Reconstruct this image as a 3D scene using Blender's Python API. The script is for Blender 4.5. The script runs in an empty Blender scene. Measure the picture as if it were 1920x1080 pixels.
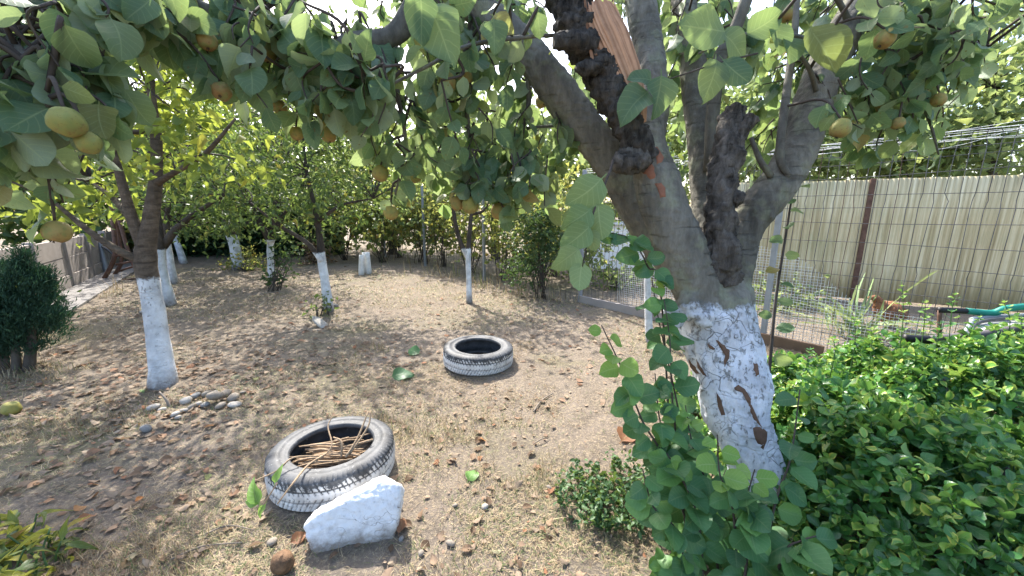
import bpy, bmesh, math, random
import numpy as np
from mathutils import Matrix, Vector
R = math.radians
S = bpy.context.scene
COL = S.collection
rng = np.random.default_rng(11)
random.seed(5)

# ---------------------------------------------------------------- camera, sky, sun, exposure
CAM_H, PITCH, FPX = 1.29, R(11.5), 720.0
cd = bpy.data.cameras.new('camera'); cam = bpy.data.objects.new('camera', cd); COL.objects.link(cam)
cd.sensor_width = 36; cd.lens = 36*FPX/1920; cd.clip_start = .02; cd.clip_end = 2000
cam.location = (0, 0, CAM_H); cam.rotation_euler = (R(90)-PITCH, 0, 0)
S.camera = cam
SUN_EL, SUN_AZ = R(47), R(-24)          # azimuth from +Y, negative = towards -X
w = bpy.data.worlds.new('World'); S.world = w; w.use_nodes = True
wn = w.node_tree; bg = wn.nodes['Background']
sk = wn.nodes.new('ShaderNodeTexSky'); sk.sky_type = 'NISHITA'; sk.sun_disc = False
sk.sun_elevation = SUN_EL; sk.sun_rotation = SUN_AZ; sk.dust_density = 3.0; sk.air_density = 1.0
wn.links.new(sk.outputs[0], bg.inputs[0]); bg.inputs[1].default_value = 0.15
sd = bpy.data.lights.new('sun', 'SUN'); sd.energy = 3.0; sd.angle = R(0.6); sd.color = (1, .95, .87)
sun = bpy.data.objects.new('sun', sd); COL.objects.link(sun)
sv = Vector((math.sin(SUN_AZ)*math.cos(SUN_EL), math.cos(SUN_AZ)*math.cos(SUN_EL), math.sin(SUN_EL)))
sun.rotation_euler = sv.to_track_quat('Z', 'Y').to_euler(); sun.location = (0, 0, 30)
S.view_settings.view_transform = 'Standard'; S.view_settings.look = 'None'
S.view_settings.gamma = 1; S.view_settings.use_curve_mapping = False
S.view_settings.exposure = 1.95
S.render.engine = 'CYCLES'
S.cycles.max_bounces = 8; S.cycles.diffuse_bounces = 4; S.cycles.transmission_bounces = 4
S.cycles.caustics_reflective = False; S.cycles.caustics_refractive = False

# ---------------------------------------------------------------- survey: sight lines measured on site -> metres
sp, cp = math.sin(PITCH), math.cos(PITCH)
def P0(u, v, d):
    a, b = (u-960)/FPX, (v-540)/FPX
    return np.array((d*a, d*(cp-b*sp), CAM_H-d*(sp+b*cp)))
def P(u, v, d):                 # taped distances, corrected for the slope of the plot
    return P0(u, v, 1.29/(1.25/d+.034))
def G(u, v, z=0.0):
    return P0(u, v, (CAM_H-z)/(sp+(v-540)/FPX*cp))
def depth(p): return float(1.25/(1.29/proj(p)[2]-.034))
def proj(p):
    p = np.asarray(p, float); x, y, z = p[..., 0], p[..., 1], p[..., 2]-CAM_H
    d = y*cp-z*sp; up = y*sp+z*cp
    dd = np.where(np.abs(d) < 1e-4, 1e-4, d)
    return 960+FPX*x/dd, 540-FPX*up/dd, d

# ---------------------------------------------------------------- noise
def _h(ix, iy, iz, s):
    n = (ix.astype(np.int64)*374761393+iy.astype(np.int64)*668265263+iz.astype(np.int64)*2147483647+s*974711) & 0xffffffff
    n = ((n ^ (n >> 13))*1274126177) & 0xffffffff
    return ((n ^ (n >> 16)) & 0xffff)/65535.0
def vnoise(p, sc=1.0, seed=0):
    p = np.asarray(p, float)*sc; i = np.floor(p).astype(np.int64); f = p-i; f = f*f*(3-2*f)
    o = 0
    for dx in (0, 1):
        for dy in (0, 1):
            for dz in (0, 1):
                wt = (f[..., 0] if dx else 1-f[..., 0])*(f[..., 1] if dy else 1-f[..., 1])*(f[..., 2] if dz else 1-f[..., 2])
                o = o+wt*_h(i[..., 0]+dx, i[..., 1]+dy, i[..., 2]+dz, seed)
    return o*2-1
def gz(x, y):
    x = np.asarray(x, float); y = np.asarray(y, float)
    p = np.stack([x, y, np.zeros_like(x)], -1)
    near = np.exp(-np.maximum(np.hypot(x, y)-9, 0)/6)
    return (vnoise(p, .9, 1)*.018+vnoise(p, 3.1, 2)*.009+vnoise(p, 11, 3)*.006)*near

# ---------------------------------------------------------------- node helper / materials
def N(nt, t, ins=None, **props):
    n = nt.nodes.new('ShaderNode'+t)
    for k, v in props.items(): setattr(n, k, v)
    for k, v in (ins or {}).items():
        s = n.inputs[k]
        if isinstance(v, bpy.types.NodeSocket): nt.links.new(v, s)
        else: s.default_value = v
    return n
def newmat(name):
    m = bpy.data.materials.new(name); m.use_nodes = True; nt = m.node_tree; nt.nodes.clear()
    return m, nt, nt.nodes.new('ShaderNodeOutputMaterial')
def c4(c): return (*c, 1.0)
def ramp(nt, fac, stops, interp='LINEAR'):
    n = nt.nodes.new('ShaderNodeValToRGB'); n.color_ramp.interpolation = interp
    e = n.color_ramp.elements
    while len(e) < len(stops): e.new(.5)
    for i, (p, c) in enumerate(stops):
        e[i].position = p; e[i].color = c4(c) if not np.isscalar(c) else (c, c, c, 1)
    nt.links.new(fac, n.inputs[0]); return n.outputs[0]
def math_(nt, op, a, b=0.0, c=0.0, clamp=False):
    n = N(nt, 'Math', {0: a, 1: b, 2: c}, operation=op, use_clamp=clamp); return n.outputs[0]
def mixc(nt, f, a, b, mode='MIX'):
    n = nt.nodes.new('ShaderNodeMix'); n.data_type = 'RGBA'; n.blend_type = mode
    for s, v in ((n.inputs[0], f), (n.inputs[6], a), (n.inputs[7], b)):
        if isinstance(v, bpy.types.NodeSocket): nt.links.new(v, s)
        else: s.default_value = v if np.isscalar(v) else c4(v)
    return n.outputs[2]
def noise(nt, vec, scale, detail=4, rough=.55, dist=0.0):
    return N(nt, 'TexNoise', {'Vector': vec, 'Scale': scale, 'Detail': detail, 'Roughness': rough, 'Distortion': dist}).outputs[0]
def coords(nt, scale=(1, 1, 1)):
    tc = nt.nodes.new('ShaderNodeTexCoord')
    return N(nt, 'Mapping', {'Vector': tc.outputs['Object'], 'Scale': scale}).outputs[0]
def rnd_value(nt):
    a = N(nt, 'Attribute', attribute_name='rnd').outputs['Fac']
    o = nt.nodes.new('ShaderNodeObjectInfo').outputs['Random']
    return math_(nt, 'FRACT', math_(nt, 'ADD', a, o))
def bumpn(nt, h, strength=.4, dist=.01):
    return N(nt, 'Bump', {'Height': h, 'Strength': strength, 'Distance': dist}).outputs[0]
def princ(nt, out, col, rough=.7, spec=.3, normal=None, metal=0.0):
    b = N(nt, 'BsdfPrincipled', {'Base Color': col if isinstance(col, bpy.types.NodeSocket) else c4(col), 'Roughness': rough, 'Specular IOR Level': spec, 'Metallic': metal})
    if normal: nt.links.new(normal, b.inputs['Normal'])
    if out: nt.links.new(b.outputs[0], out.inputs[0])
    return b
def plain(name, col, rough=.7, var=.25, scale=8, bump=.15, metal=0.0, spec=.3, col2=None):
    m, nt, out = newmat(name); v = coords(nt)
    n1 = noise(nt, v, scale, 6, .65)
    c = mixc(nt, ramp(nt, n1, [(.3, 0.0), (.7, 1.0)]), tuple(x*(1-var) for x in col), col2 or tuple(min(1, x*(1+var)) for x in col))
    princ(nt, out, c, rough, spec, bumpn(nt, noise(nt, v, scale*5, 5), bump), metal); return m
def leafmat(name, tops, under, trans=.4, tcol=(.30, .42, .06), rough=.5, veins=0.0, edge=None, spots=0.0, backface=True, spec=.35):
    """tops: colour stops over the per-leaf random value"""
    m, nt, out = newmat(name)
    rv = rnd_value(nt)
    c = ramp(nt, rv, tops)
    uv = nt.nodes.new('ShaderNodeUVMap').outputs[0]
    sx = N(nt, 'SeparateXYZ', {0: uv}); U, V = sx.outputs[0], sx.outputs[1]
    au = math_(nt, 'ABSOLUTE', math_(nt, 'SUBTRACT', U, .5))
    pv = coords(nt)
    big = noise(nt, pv, 30, 3)
    c = mixc(nt, .35, c, mixc(nt, big, (.5, .5, .5), (1.5, 1.5, 1.4)), 'MULTIPLY')
    if edge:
        em = ramp(nt, math_(nt, 'ADD', au, math_(nt, 'MULTIPLY', big, .25)), [(.36, 0.0), (.46, 1.0)])
        em = math_(nt, 'MULTIPLY', em, ramp(nt, rv, [(.66, 0.0), (.84, .9)]))
        c = mixc(nt, em, c, edge)
    if backface:
        bf = nt.nodes.new('ShaderNodeNewGeometry').outputs['Backfacing']
        c = mixc(nt, bf, c, mixc(nt, .35, under, c))
    vein = None
    if veins:
        mid = ramp(nt, au, [(.0, 1.0), (.035, 0.0)])
        ph = math_(nt, 'MULTIPLY', math_(nt, 'SUBTRACT', V, math_(nt, 'MULTIPLY', au, .55)), 44.0)
        side = ramp(nt, math_(nt, 'SINE', ph), [(.86, 0.0), (1.0, .55)])
        vein = math_(nt, 'MAXIMUM', mid, side)
        c = mixc(nt, math_(nt, 'MULTIPLY', vein, veins), c, (.42, .50, .24))
    if spots:
        sn = noise(nt, pv, 70, 2)
        c = mixc(nt, math_(nt, 'MULTIPLY', ramp(nt, sn, [(.66, 0.0), (.70, 1.0)]), spots), c, (.16, .09, .04))
    b = princ(nt, None, c, rough, spec, bumpn(nt, vein, .25, .004) if vein else None)
    t = N(nt, 'BsdfTranslucent', {'Color': mixc(nt, .5, c, mixc(nt, .5, c, tcol, 'SCREEN') if False else tcol)})
    mx = N(nt, 'MixShader', {0: trans, 1: b.outputs[0], 2: t.outputs[0]})
    nt.links.new(mx.outputs[0], out.inputs[0]); return m
def barkmat(name, dark, light, wash=None, scale=1.0, rings=False, patches=False, lichen=0.0, washcol=(.74, .75, .76), dirty=.45):
    m, nt, out = newmat(name); v = coords(nt)
    vs = coords(nt, (9*scale, 9*scale, (26 if rings else 3.2)*scale))
    n1 = noise(nt, vs, 1.0, 8, .65, .4)
    n2 = noise(nt, v, 5*scale, 5)
    c = mixc(nt, ramp(nt, n1, [(.32, 0.0), (.68, 1.0)]), dark, light)
    c = mixc(nt, .5, c, mixc(nt, n2, (.45, .43, .40), (1.45, 1.45, 1.4)), 'MULTIPLY')
    if lichen: c = mixc(nt, math_(nt, 'MULTIPLY', ramp(nt, noise(nt, v, 11, 5), [(.52, 0.0), (.66, 1.0)]), lichen), c, (.24, .26, .17))
    fine = noise(nt, coords(nt, (70*scale, 70*scale, 30*scale)), 1.0, 6, .75)
    c = mixc(nt, .55, c, mixc(nt, ramp(nt, fine, [(.3, 0.0), (.7, 1.0)]), (.55, .53, .5), (1.4, 1.38, 1.34)), 'MULTIPLY')
    wrk = ramp(nt, noise(nt, coords(nt, (5*scale, 5*scale, 42*scale)), 1.0, 5, .6, .8), [(.60, 0.0), (.68, 1.0)])
    c = mixc(nt, math_(nt, 'MULTIPLY', wrk, .45), c, tuple(x*.5 for x in dark))
    h = math_(nt, 'ADD', n1, math_(nt, 'MULTIPLY', fine, .55)); h = math_(nt, 'SUBTRACT', h, math_(nt, 'MULTIPLY', wrk, .35))
    if patches:   # bare wood where bark has flaked off
        pn = noise(nt, v, 6.5, 2, .4); sx0 = N(nt, 'SeparateXYZ', {0: v})
    if wash:
        sx = N(nt, 'SeparateXYZ', {0: v})
        zz = math_(nt, 'ADD', sx.outputs[2], math_(nt, 'MULTIPLY', math_(nt, 'SUBTRACT', noise(nt, v, 14, 5, .7), .5), wash[1]))
        mask = ramp(nt, math_(nt, 'SUBTRACT', zz, wash[0]-.5), [(.49, 1.0), (.51, 0.0)])
        flake = noise(nt, coords(nt, (60*scale, 60*scale, 34*scale)), 1.0, 6, .7)
        # flakes open up towards the top of the coat
        th = math_(nt, 'MULTIPLY_ADD', sx.outputs[2], -.08/wash[0], .735-.17*dirty)
        keep = ramp(nt, math_(nt, 'SUBTRACT', math_(nt, 'ADD', th, .5), flake), [(.47, 0.0), (.53, 1.0)])
        mask = math_(nt, 'MULTIPLY', mask, math_(nt, 'MULTIPLY_ADD', keep, .62, .38))
        if patches:
            wob = N(nt, 'VectorMath', {0: v, 1: N(nt, 'TexNoise', {'Vector': v, 'Scale': 5.0}).outputs[1]}, operation='ADD').outputs[0]
            vo = N(nt, 'TexVoronoi', {'Vector': N(nt, 'Mapping', {'Vector': wob, 'Scale': (7, 7, 3.0)}).outputs[0], 'Scale': 1.0}, feature='DISTANCE_TO_EDGE').outputs[0]
            crk = ramp(nt, vo, [(.005, 1.0), (.018, 0.0)])
            crk = math_(nt, 'MULTIPLY', crk, ramp(nt, noise(nt, v, 4.3, 3), [(.50, 0.0), (.60, .65)]))
            crk = math_(nt, 'MULTIPLY', crk, ramp(nt, math_(nt, 'SUBTRACT', zz, wash[0]-.5), [(.49, 1.0), (.51, 0.0)]))
            mask = math_(nt, 'MULTIPLY', mask, math_(nt, 'SUBTRACT', 1.0, crk))
            h = math_(nt, 'SUBTRACT', h, math_(nt, 'MULTIPLY', crk, 1.2))
            c = mixc(nt, math_(nt, 'MULTIPLY', crk, ramp(nt, math_(nt, 'SUBTRACT', zz, wash[0]-.5), [(.49, 1.0), (.51, 0.0)])), c, (.075, .045, .03))
        wc = mixc(nt, ramp(nt, noise(nt, v, 9, 5), [(.35, 0.0), (.65, 1.0)]), tuple(x*.62 for x in washcol), washcol)
        c = mixc(nt, mask, c, wc)
        splash = math_(nt, 'ADD', sx.outputs[2], math_(nt, 'MULTIPLY', math_(nt, 'SUBTRACT', noise(nt, v, 22, 5, .7), .5), .22))
        c = mixc(nt, ramp(nt, splash, [(.0, .85), (.07, .35), (.14, 0.0)]), c, (.13, .10, .075)); h = math_(nt, 'ADD', h, math_(nt, 'MULTIPLY', mask, .5))
    princ(nt, out, c, .85, .2, bumpn(nt, h, .8, .018)); return m

M = {}
M['quince'] = leafmat('quince_leaf', [(0, (.055, .125, .08)), (.3, (.078, .155, .088)), (.6, (.11, .185, .10)), (.88, (.14, .20, .095)), (.97, (.20, .21, .07)), (1, (.30, .20, .08))], (.29, .35, .25), .44, (.42, .55, .13), .5, .40, spots=.9)
M['quince_far'] = leafmat('quince_canopy_leaf', [(0, (.055, .12, .068)), (.5, (.09, .16, .08)), (1, (.16, .20, .08))], (.30, .35, .22), .46, (.46, .56, .11))
M['sucker'] = leafmat('sucker_leaf', [(0, (.045, .125, .06)), (.5, (.065, .175, .07)), (.85, (.10, .23, .07)), (1, (.14, .28, .07))], (.18, .27, .14), .32, (.32, .54, .09), .45, .25)
M['lime'] = leafmat('young_leaf', [(0, (.15, .30, .06)), (1, (.24, .38, .09))], (.24, .34, .14), .4, (.42, .6, .1), .5, .55)
M['pale'] = leafmat('pale_young_leaf', [(0, (.16, .25, .10)), (1, (.23, .31, .14))], (.24, .31, .17), .35, (.36, .46, .14), .55, .5)
M['cherry'] = leafmat('cherry_leaf', [(0, (.05, .12, .03)), (.5, (.10, .18, .035)), (.85, (.20, .25, .04)), (1, (.40, .32, .05))], (.14, .20, .06), .50, (.54, .60, .07), .42, .2)
M['orchard'] = leafmat('orchard_leaf', [(0, (.035, .08, .03)), (.5, (.06, .12, .035)), (.9, (.13, .18, .05)), (1, (.40, .28, .05))], (.10, .14, .06), .36, (.30, .42, .07))
M['vine'] = leafmat('vine_leaf', [(0, (.07, .14, .04)), (.45, (.17, .24, .06)), (.78, (.36, .36, .08)), (.93, (.42, .30, .05)), (1, (.35, .16, .04))], (.22, .27, .12), .5, (.62, .62, .14))
M['backtree'] = leafmat('far_tree_leaf', [(0, (.06, .12, .045)), (.6, (.13, .20, .075)), (1, (.27, .30, .10))], (.18, .24, .12), .5, (.52, .62, .18))
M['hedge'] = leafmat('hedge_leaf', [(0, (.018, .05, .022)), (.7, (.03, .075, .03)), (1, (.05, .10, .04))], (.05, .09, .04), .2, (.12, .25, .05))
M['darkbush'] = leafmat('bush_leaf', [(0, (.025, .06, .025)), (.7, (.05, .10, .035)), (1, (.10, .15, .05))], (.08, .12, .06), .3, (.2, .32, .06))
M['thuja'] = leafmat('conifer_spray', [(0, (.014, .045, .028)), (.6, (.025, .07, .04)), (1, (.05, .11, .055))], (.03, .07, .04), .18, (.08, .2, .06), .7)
M['euonymus'] = leafmat('euonymus_leaf', [(0, (.022, .09, .026)), (.45, (.045, .16, .036)), (.78, (.085, .24, .045)), (1, (.20, .38, .06))], (.10, .22, .06), .30, (.30, .56, .07), .33, .3, edge=(.36, .42, .08), spec=.5)
M['eulime'] = leafmat('euonymus_young_leaf', [(0, (.11, .25, .04)), (1, (.24, .38, .06))], (.17, .28, .08), .3, (.38, .55, .07), .36, .3, edge=(.52, .5, .10), spec=.5)
M['herb'] = leafmat('herb_leaf', [(0, (.03, .08, .03)), (1, (.075, .15, .05))], (.07, .13, .05), .25)
M['peony'] = leafmat('peony_leaf', [(0, (.05, .10, .03)), (.45, (.10, .15, .04)), (.7, (.30, .30, .03)), (.85, (.42, .38, .05)), (1, (.30, .16, .06))], (.2, .22, .12), .4, (.5, .5, .04), .4, .25)
M['litter'] = leafmat('fallen_leaf', [(0, (.08, .05, .035)), (.3, (.18, .115, .075)), (.55, (.27, .19, .13)), (.7, (.20, .085, .045)), (.84, (.36, .29, .22)), (.91, (.36, .15, .05)), (.965, (.24, .16, .09)), (1, (.12, .2, .07))], (.34, .27, .2), .22, (.45, .28, .12), .75, .15, spec=.2)
M['crumbs'] = leafmat('small_leaf_bits', [(0, (.13, .09, .065)), (.4, (.24, .165, .115)), (.75, (.34, .26, .19)), (.92, (.26, .12, .065)), (1, (.40, .33, .25))], (.32, .25, .18), .2, (.42, .28, .14), .8, spec=.15, backface=False)
M['straw'] = leafmat('grass_blade', [(0, (.13, .09, .055)), (.3, (.30, .22, .135)), (.72, (.52, .42, .27)), (.76, (.16, .18, .075)), (1, (.09, .15, .05))], (.3, .24, .14), .25, (.5, .42, .2), .7, backface=False)
M['bark_quince'] = barkmat('quince_bark', (.075, .072, .062), (.235, .225, .195), (.91, .16), .8, patches=True, lichen=.5, washcol=(.70, .73, .78), dirty=.5)
M['limb_quince'] = barkmat('quince_limb_bark', (.065, .062, .054), (.19, .185, .165), None, .7, lichen=.3)
M['dead'] = barkmat('dead_bark', (.008, .007, .006), (.11, .10, .09), None, 3.0)
M['deadgrey'] = barkmat('weathered_dead_bark', (.018, .016, .014), (.17, .155, .14), None, 3.0)
M['twig'] = plain('twig_bark', (.06, .048, .04), .8, .4, 20)
M['bark_cherry'] = barkmat('cherry_bark', (.055, .042, .033), (.16, .125, .095), (.78, .10), .9, rings=True, dirty=.35)
M['bark_far'] = barkmat('orchard_bark', (.04, .032, .027), (.11, .09, .075), (.75, .08), .8, dirty=.3)
M['bark_plain'] = barkmat('plain_bark', (.05, .042, .035), (.15, .13, .11), None, .6)
M['whitewash'] = plain('whitewashed_wood', (.72, .72, .70), .85, .15, 20, .3)
M['pebble'] = plain('pebble', (.36, .33, .29), .75, .35, 5, .15)
M['white_rock'] = None
M['rust'] = plain('rusty_steel', (.12, .065, .045), .7, .45, 14, .2)
M['wire'] = plain('grey_wire', (.10, .10, .105), .5, .3, 20, .05, .5)
M['wire_rust'] = plain('rusty_wire', (.10, .06, .045), .7, .5, 30, .1, .2)
M['galv'] = plain('galvanised_wire', (.70, .72, .74), .5, .15, 20, .05, .1)
M['post'] = plain('galvanised_post', (.30, .32, .35), .5, .15, 10, .05, .3)
M['concrete'] = plain('concrete', (.34, .30, .275), .9, .2, 3, .25)
M['path'] = plain('path_concrete', (.19, .18, .172), .9, .2, 3, .2)
M['brick'] = plain('red_render', (.33, .15, .10), .9, .2, 5, .2)
M['whitewall'] = plain('white_sheet', (.86, .88, .9), .6, .04, 4, .05)
M['white_board'] = plain('white_board', (.6, .6, .6), .5, .1, 6, .05)
M['dry'] = plain('dry_stick', (.33, .235, .15), .8, .35, 20, .2)
M['drygrey'] = plain('grey_stick', (.20, .165, .13), .85, .3, 20, .2)
M['green_foam'] = plain('green_foam', (.015, .20, .15), .45, .15, 6, .1)
M['grey_foam'] = plain('grey_foam', (.10, .09, .095), .6, .2, 6, .1)
M['black'] = plain('black_rubber', (.012, .012, .014), .5, .2, 8, .1)
M['hen'] = plain('hen_feathers', (.21, .095, .045), .8, .4, 40, .5)
M['rotten'] = plain('rotting_quince_skin', (.15, .085, .045), .8, .5, 3, .4)
M['comb'] = plain('hen_comb', (.45, .03, .025), .5, .2, 20, .1)
M['plank'] = plain('brown_plank', (.20, .13, .085), .85, .3, 4, .2)
M['quince_fruit'] = None

def fruit_mat():
    m, nt, out = newmat('quince_skin'); v = coords(nt)
    o = nt.nodes.new('ShaderNodeObjectInfo').outputs['Random']
    sx = N(nt, 'SeparateXYZ', {0: v})
    c = ramp(nt, o, [(0, (.23, .23, .065)), (.5, (.31, .26, .07)), (1, (.29, .21, .075))])
    ripe = ramp(nt, math_(nt, 'ADD', math_(nt, 'MULTIPLY', noise(nt, v, 3.5, 5), .9), math_(nt, 'MULTIPLY', sx.outputs[2], -.5)), [(.34, 0.0), (.85, .95)])
    c = mixc(nt, ripe, c, (.24, .125, .055))
    c = mixc(nt, math_(nt, 'MULTIPLY', ramp(nt, noise(nt, v, 2.5, 3), [(.45, 0.0), (.65, 1.0)]), .7), c, (.17, .21, .065))
    c = mixc(nt, ramp(nt, noise(nt, v, 7, 7, .8), [(.56, 0.0), (.68, .75)]), c, (.12, .07, .03))
    princ(nt, out, c, .62, .25, bumpn(nt, noise(nt, v, 120, 4), .12, .003)); return m
M['quince_fruit'] = fruit_mat()
def rock_mat():
    m, nt, out = newmat('limewashed_rock'); v = coords(nt)
    n = noise(nt, v, 16, 8, .7)
    c = mixc(nt, ramp(nt, n, [(.30, 0.0), (.48, 1.0)]), (.46, .46, .47), (.72, .73, .74))
    c = mixc(nt, ramp(nt, noise(nt, v, 45, 5, .7), [(.64, 0.0), (.70, .7)]), c, (.30, .28, .25))
    vo = N(nt, 'TexVoronoi', {'Vector': N(nt, 'VectorMath', {0: v, 1: N(nt, 'TexNoise', {'Vector': v, 'Scale': 7.0}).outputs[1]}, operation='ADD').outputs[0], 'Scale': 4.0}, feature='DISTANCE_TO_EDGE').outputs[0]
    ck = math_(nt, 'MULTIPLY', ramp(nt, vo, [(.004, 1.0), (.012, 0.0)]), ramp(nt, noise(nt, v, 5, 2), [(.52, 0.0), (.56, .8)]))
    c = mixc(nt, ck, c, (.2, .17, .14))
    sz = N(nt, 'SeparateXYZ', {0: v}).outputs[2]
    dz = math_(nt, 'ADD', sz, math_(nt, 'MULTIPLY', math_(nt, 'SUBTRACT', noise(nt, v, 24, 5, .7), .5), .14))
    c = mixc(nt, ramp(nt, dz, [(.0, .8), (.035, .3), (.07, 0.0)]), c, (.19, .15, .11))
    c = mixc(nt, ramp(nt, noise(nt, v, 30, 7, .8), [(.57, 0.0), (.66, .55)]), c, (.36, .35, .33))
    h = math_(nt, 'SUBTRACT', math_(nt, 'ADD', n, math_(nt, 'MULTIPLY', noise(nt, v, 70, 5), .5)), ck)
    princ(nt, out, c, .9, .2, bumpn(nt, h, .55, .012)); return m
M['white_rock'] = rock_mat()
def tire_mat():
    m, nt, out = newmat('half_painted_rubber'); v = coords(nt)
    g = N(nt, 'Attribute', attribute_name='groove').outputs['Fac']
    an = N(nt, 'Attribute', attribute_name='tread').outputs['Fac']
    sx = N(nt, 'SeparateXYZ', {0: v})
    n1 = noise(nt, v, 26, 5, .7)
    rub = mixc(nt, ramp(nt, noise(nt, v, 9, 6, .65), [(.35, 0.0), (.7, 1.0)]), (.030, .032, .036), (.105, .11, .118))
    rub = mixc(nt, ramp(nt, noise(nt, v, 60, 5, .7), [(.60, 0.0), (.70, .6)]), rub, (.34, .34, .34))
    lim = math_(nt, 'ADD', sx.outputs[2], math_(nt, 'MULTIPLY', math_(nt, 'SUBTRACT', n1, .5), .13))
    lim = math_(nt, 'ADD', lim, math_(nt, 'MULTIPLY', g, .04))
    pm = ramp(nt, lim, [(.118, 1.0), (.132, 0.0)])
    pm = math_(nt, 'MULTIPLY', pm, an)
    pm = math_(nt, 'MULTIPLY', pm, math_(nt, 'SUBTRACT', 1.0, math_(nt, 'MULTIPLY', g, .72)))
    chip = ramp(nt, noise(nt, v, 42, 6, .75), [(.58, 1.0), (.66, 0.10)])
    pm = math_(nt, 'MULTIPLY', pm, chip)
    wc = mixc(nt, ramp(nt, noise(nt, v, 12, 5), [(.35, 0.0), (.65, 1.0)]), (.50, .485, .47), (.76, .755, .75))
    c = mixc(nt, pm, rub, wc)
    princ(nt, out, c, .62, .4, bumpn(nt, math_(nt, 'ADD', n1, math_(nt, 'MULTIPLY', noise(nt, v, 120, 4), .4)), .25, .004)); return m
M['tire'] = tire_mat()
def torn_mat():
    m, nt, out = newmat('torn_wood')
    a = N(nt, 'Attribute', attribute_name='rnd').outputs['Fac']; v = coords(nt)
    n = noise(nt, v, 30, 5)
    c = mixc(nt, ramp(nt, math_(nt, 'ADD', math_(nt, 'MULTIPLY', a, .7), math_(nt, 'MULTIPLY', n, .4)), [(.2, 0.0), (.8, 1.0)]), (.15, .075, .04), (.50, .29, .175))
    princ(nt, out, c, .8, .2, bumpn(nt, noise(nt, v, 90, 5), .3, .004)); return m
M['torn'] = torn_mat()
def cream_mat():
    m, nt, out = newmat('weathered_cream_sheet')
    v = coords(nt); vs = coords(nt, (30, 30, .7))
    n = noise(nt, vs, 1.0, 7, .65)
    c = ramp(nt, n, [(.25, (.25, .19, .10)), (.47, (.53, .44, .26)), (.66, (.74, .65, .43))])
    c = mixc(nt, ramp(nt, noise(nt, coords(nt, (30, 30, 2.2)), 1.0, 6, .7), [(.60, 0.0), (.72, .75)]), c, (.20, .17, .09))
    c = mixc(nt, ramp(nt, noise(nt, v, 2.2, 5), [(.5, 0.0), (.75, .4)]), c, (.30, .31, .17))
    princ(nt, out, c, .9, .15, bumpn(nt, n, .25, .01)); return m
M['cream'] = cream_mat()
def ground_mat():
    m, nt, out = newmat('dry_garden_soil'); v = coords(nt)
    n0 = noise(nt, v, .9, 4, .6); n1 = noise(nt, v, 6, 7, .7); n2 = noise(nt, v, 55, 6, .75); n3 = noise(nt, v, 180, 3, .7)
    soil = mixc(nt, ramp(nt, n1, [(.3, 0.0), (.7, 1.0)]), (.11, .092, .074), (.25, .208, .17))
    straw = mixc(nt, ramp(nt, n3, [(.35, 0.0), (.65, 1.0)]), (.20, .155, .105), (.42, .35, .255))
    c = mixc(nt, ramp(nt, n2, [(.46, 0.0), (.62, 1.0)]), soil, straw)
    gm = math_(nt, 'MULTIPLY', ramp(nt, n0, [(.52, 0.0), (.66, .55)]), ramp(nt, n2, [(.38, 0.0), (.6, 1.0)]))
    c = mixc(nt, gm, c, (.15, .165, .06))
    c = mixc(nt, ramp(nt, noise(nt, v, 26, 4, .7), [(.66, 0.0), (.74, .5)]), c, (.20, .115, .075))
    h = math_(nt, 'ADD', math_(nt, 'MULTIPLY', n2, .8), math_(nt, 'MULTIPLY', n3, .5))
    princ(nt, out, c, .95, .1, bumpn(nt, h, .9, .02)); return m
M['ground'] = ground_mat()

# ---------------------------------------------------------------- objects
def meta(o, label=None, cat=None, group=None, kind=None):
    if label: o['label'] = label
    if cat: o['category'] = cat
    if group: o['group'] = group
    if kind: o['kind'] = kind
    return o
def link(name, me, mat=None, parent=None, mtx=None):
    o = bpy.data.objects.new(name, me); COL.objects.link(o)
    if mat and me and not me.materials: me.materials.append(mat)
    if mtx is not None: o.matrix_world = mtx
    if parent:
        o.parent = parent
        o.matrix_parent_inverse = Matrix.Translation(-Vector(parent['_base']))
    return o
def thing(name, label, cat, base, group=None):
    o = bpy.data.objects.new(name, None); COL.objects.link(o); o.empty_display_size = .1
    o.location = base; o['_base'] = [float(x) for x in base]
    return meta(o, label, cat, group)
def arr_mesh(name, V, F, uv=None, attrs=None, smooth=True):
    V = np.asarray(V, np.float32); F = np.asarray(F, np.int32)
    me = bpy.data.meshes.new(name); k = F.shape[1]
    me.vertices.add(len(V)); me.vertices.foreach_set('co', V.ravel())
    me.loops.add(F.size); me.loops.foreach_set('vertex_index', F.ravel())
    me.polygons.add(len(F)); me.polygons.foreach_set('loop_start', np.arange(0, F.size, k, dtype=np.int32))
    me.polygons.foreach_set('use_smooth', np.full(len(F), smooth))
    if uv is not None:
        l = me.uv_layers.new(name='UVMap'); l.data.foreach_set('uv', np.asarray(uv, np.float32)[F.ravel()].ravel())
    for n, a in (attrs or {}).items():
        at = me.attributes.new(n, 'FLOAT', 'POINT'); at.data.foreach_set('value', np.asarray(a, np.float32))
    me.update(calc_edges=True); return me
class MB:
    def __init__(s): s.V = []; s.F = []; s.n = 0; s.A = []
    def add(s, V, F, a=0.0):
        V = np.asarray(V, float); s.V.append(V); s.F += [tuple(int(i)+s.n for i in f) for f in F]; s.n += len(V)
        s.A.append(np.full(len(V), a) if np.isscalar(a) else a); return s
    def mesh(s, name, smooth=True):
        me = bpy.data.meshes.new(name); me.from_pydata(np.concatenate(s.V).tolist(), [], s.F)
        me.polygons.foreach_set('use_smooth', [smooth]*len(me.polygons))
        at = me.attributes.new('rnd', 'FLOAT', 'POINT'); at.data.foreach_set('value', np.concatenate(s.A).astype(np.float32))
        me.update(); return me
def nrm(a):
    a = np.asarray(a, float); return a/np.maximum(np.linalg.norm(a, axis=-1, keepdims=True), 1e-9)
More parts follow.
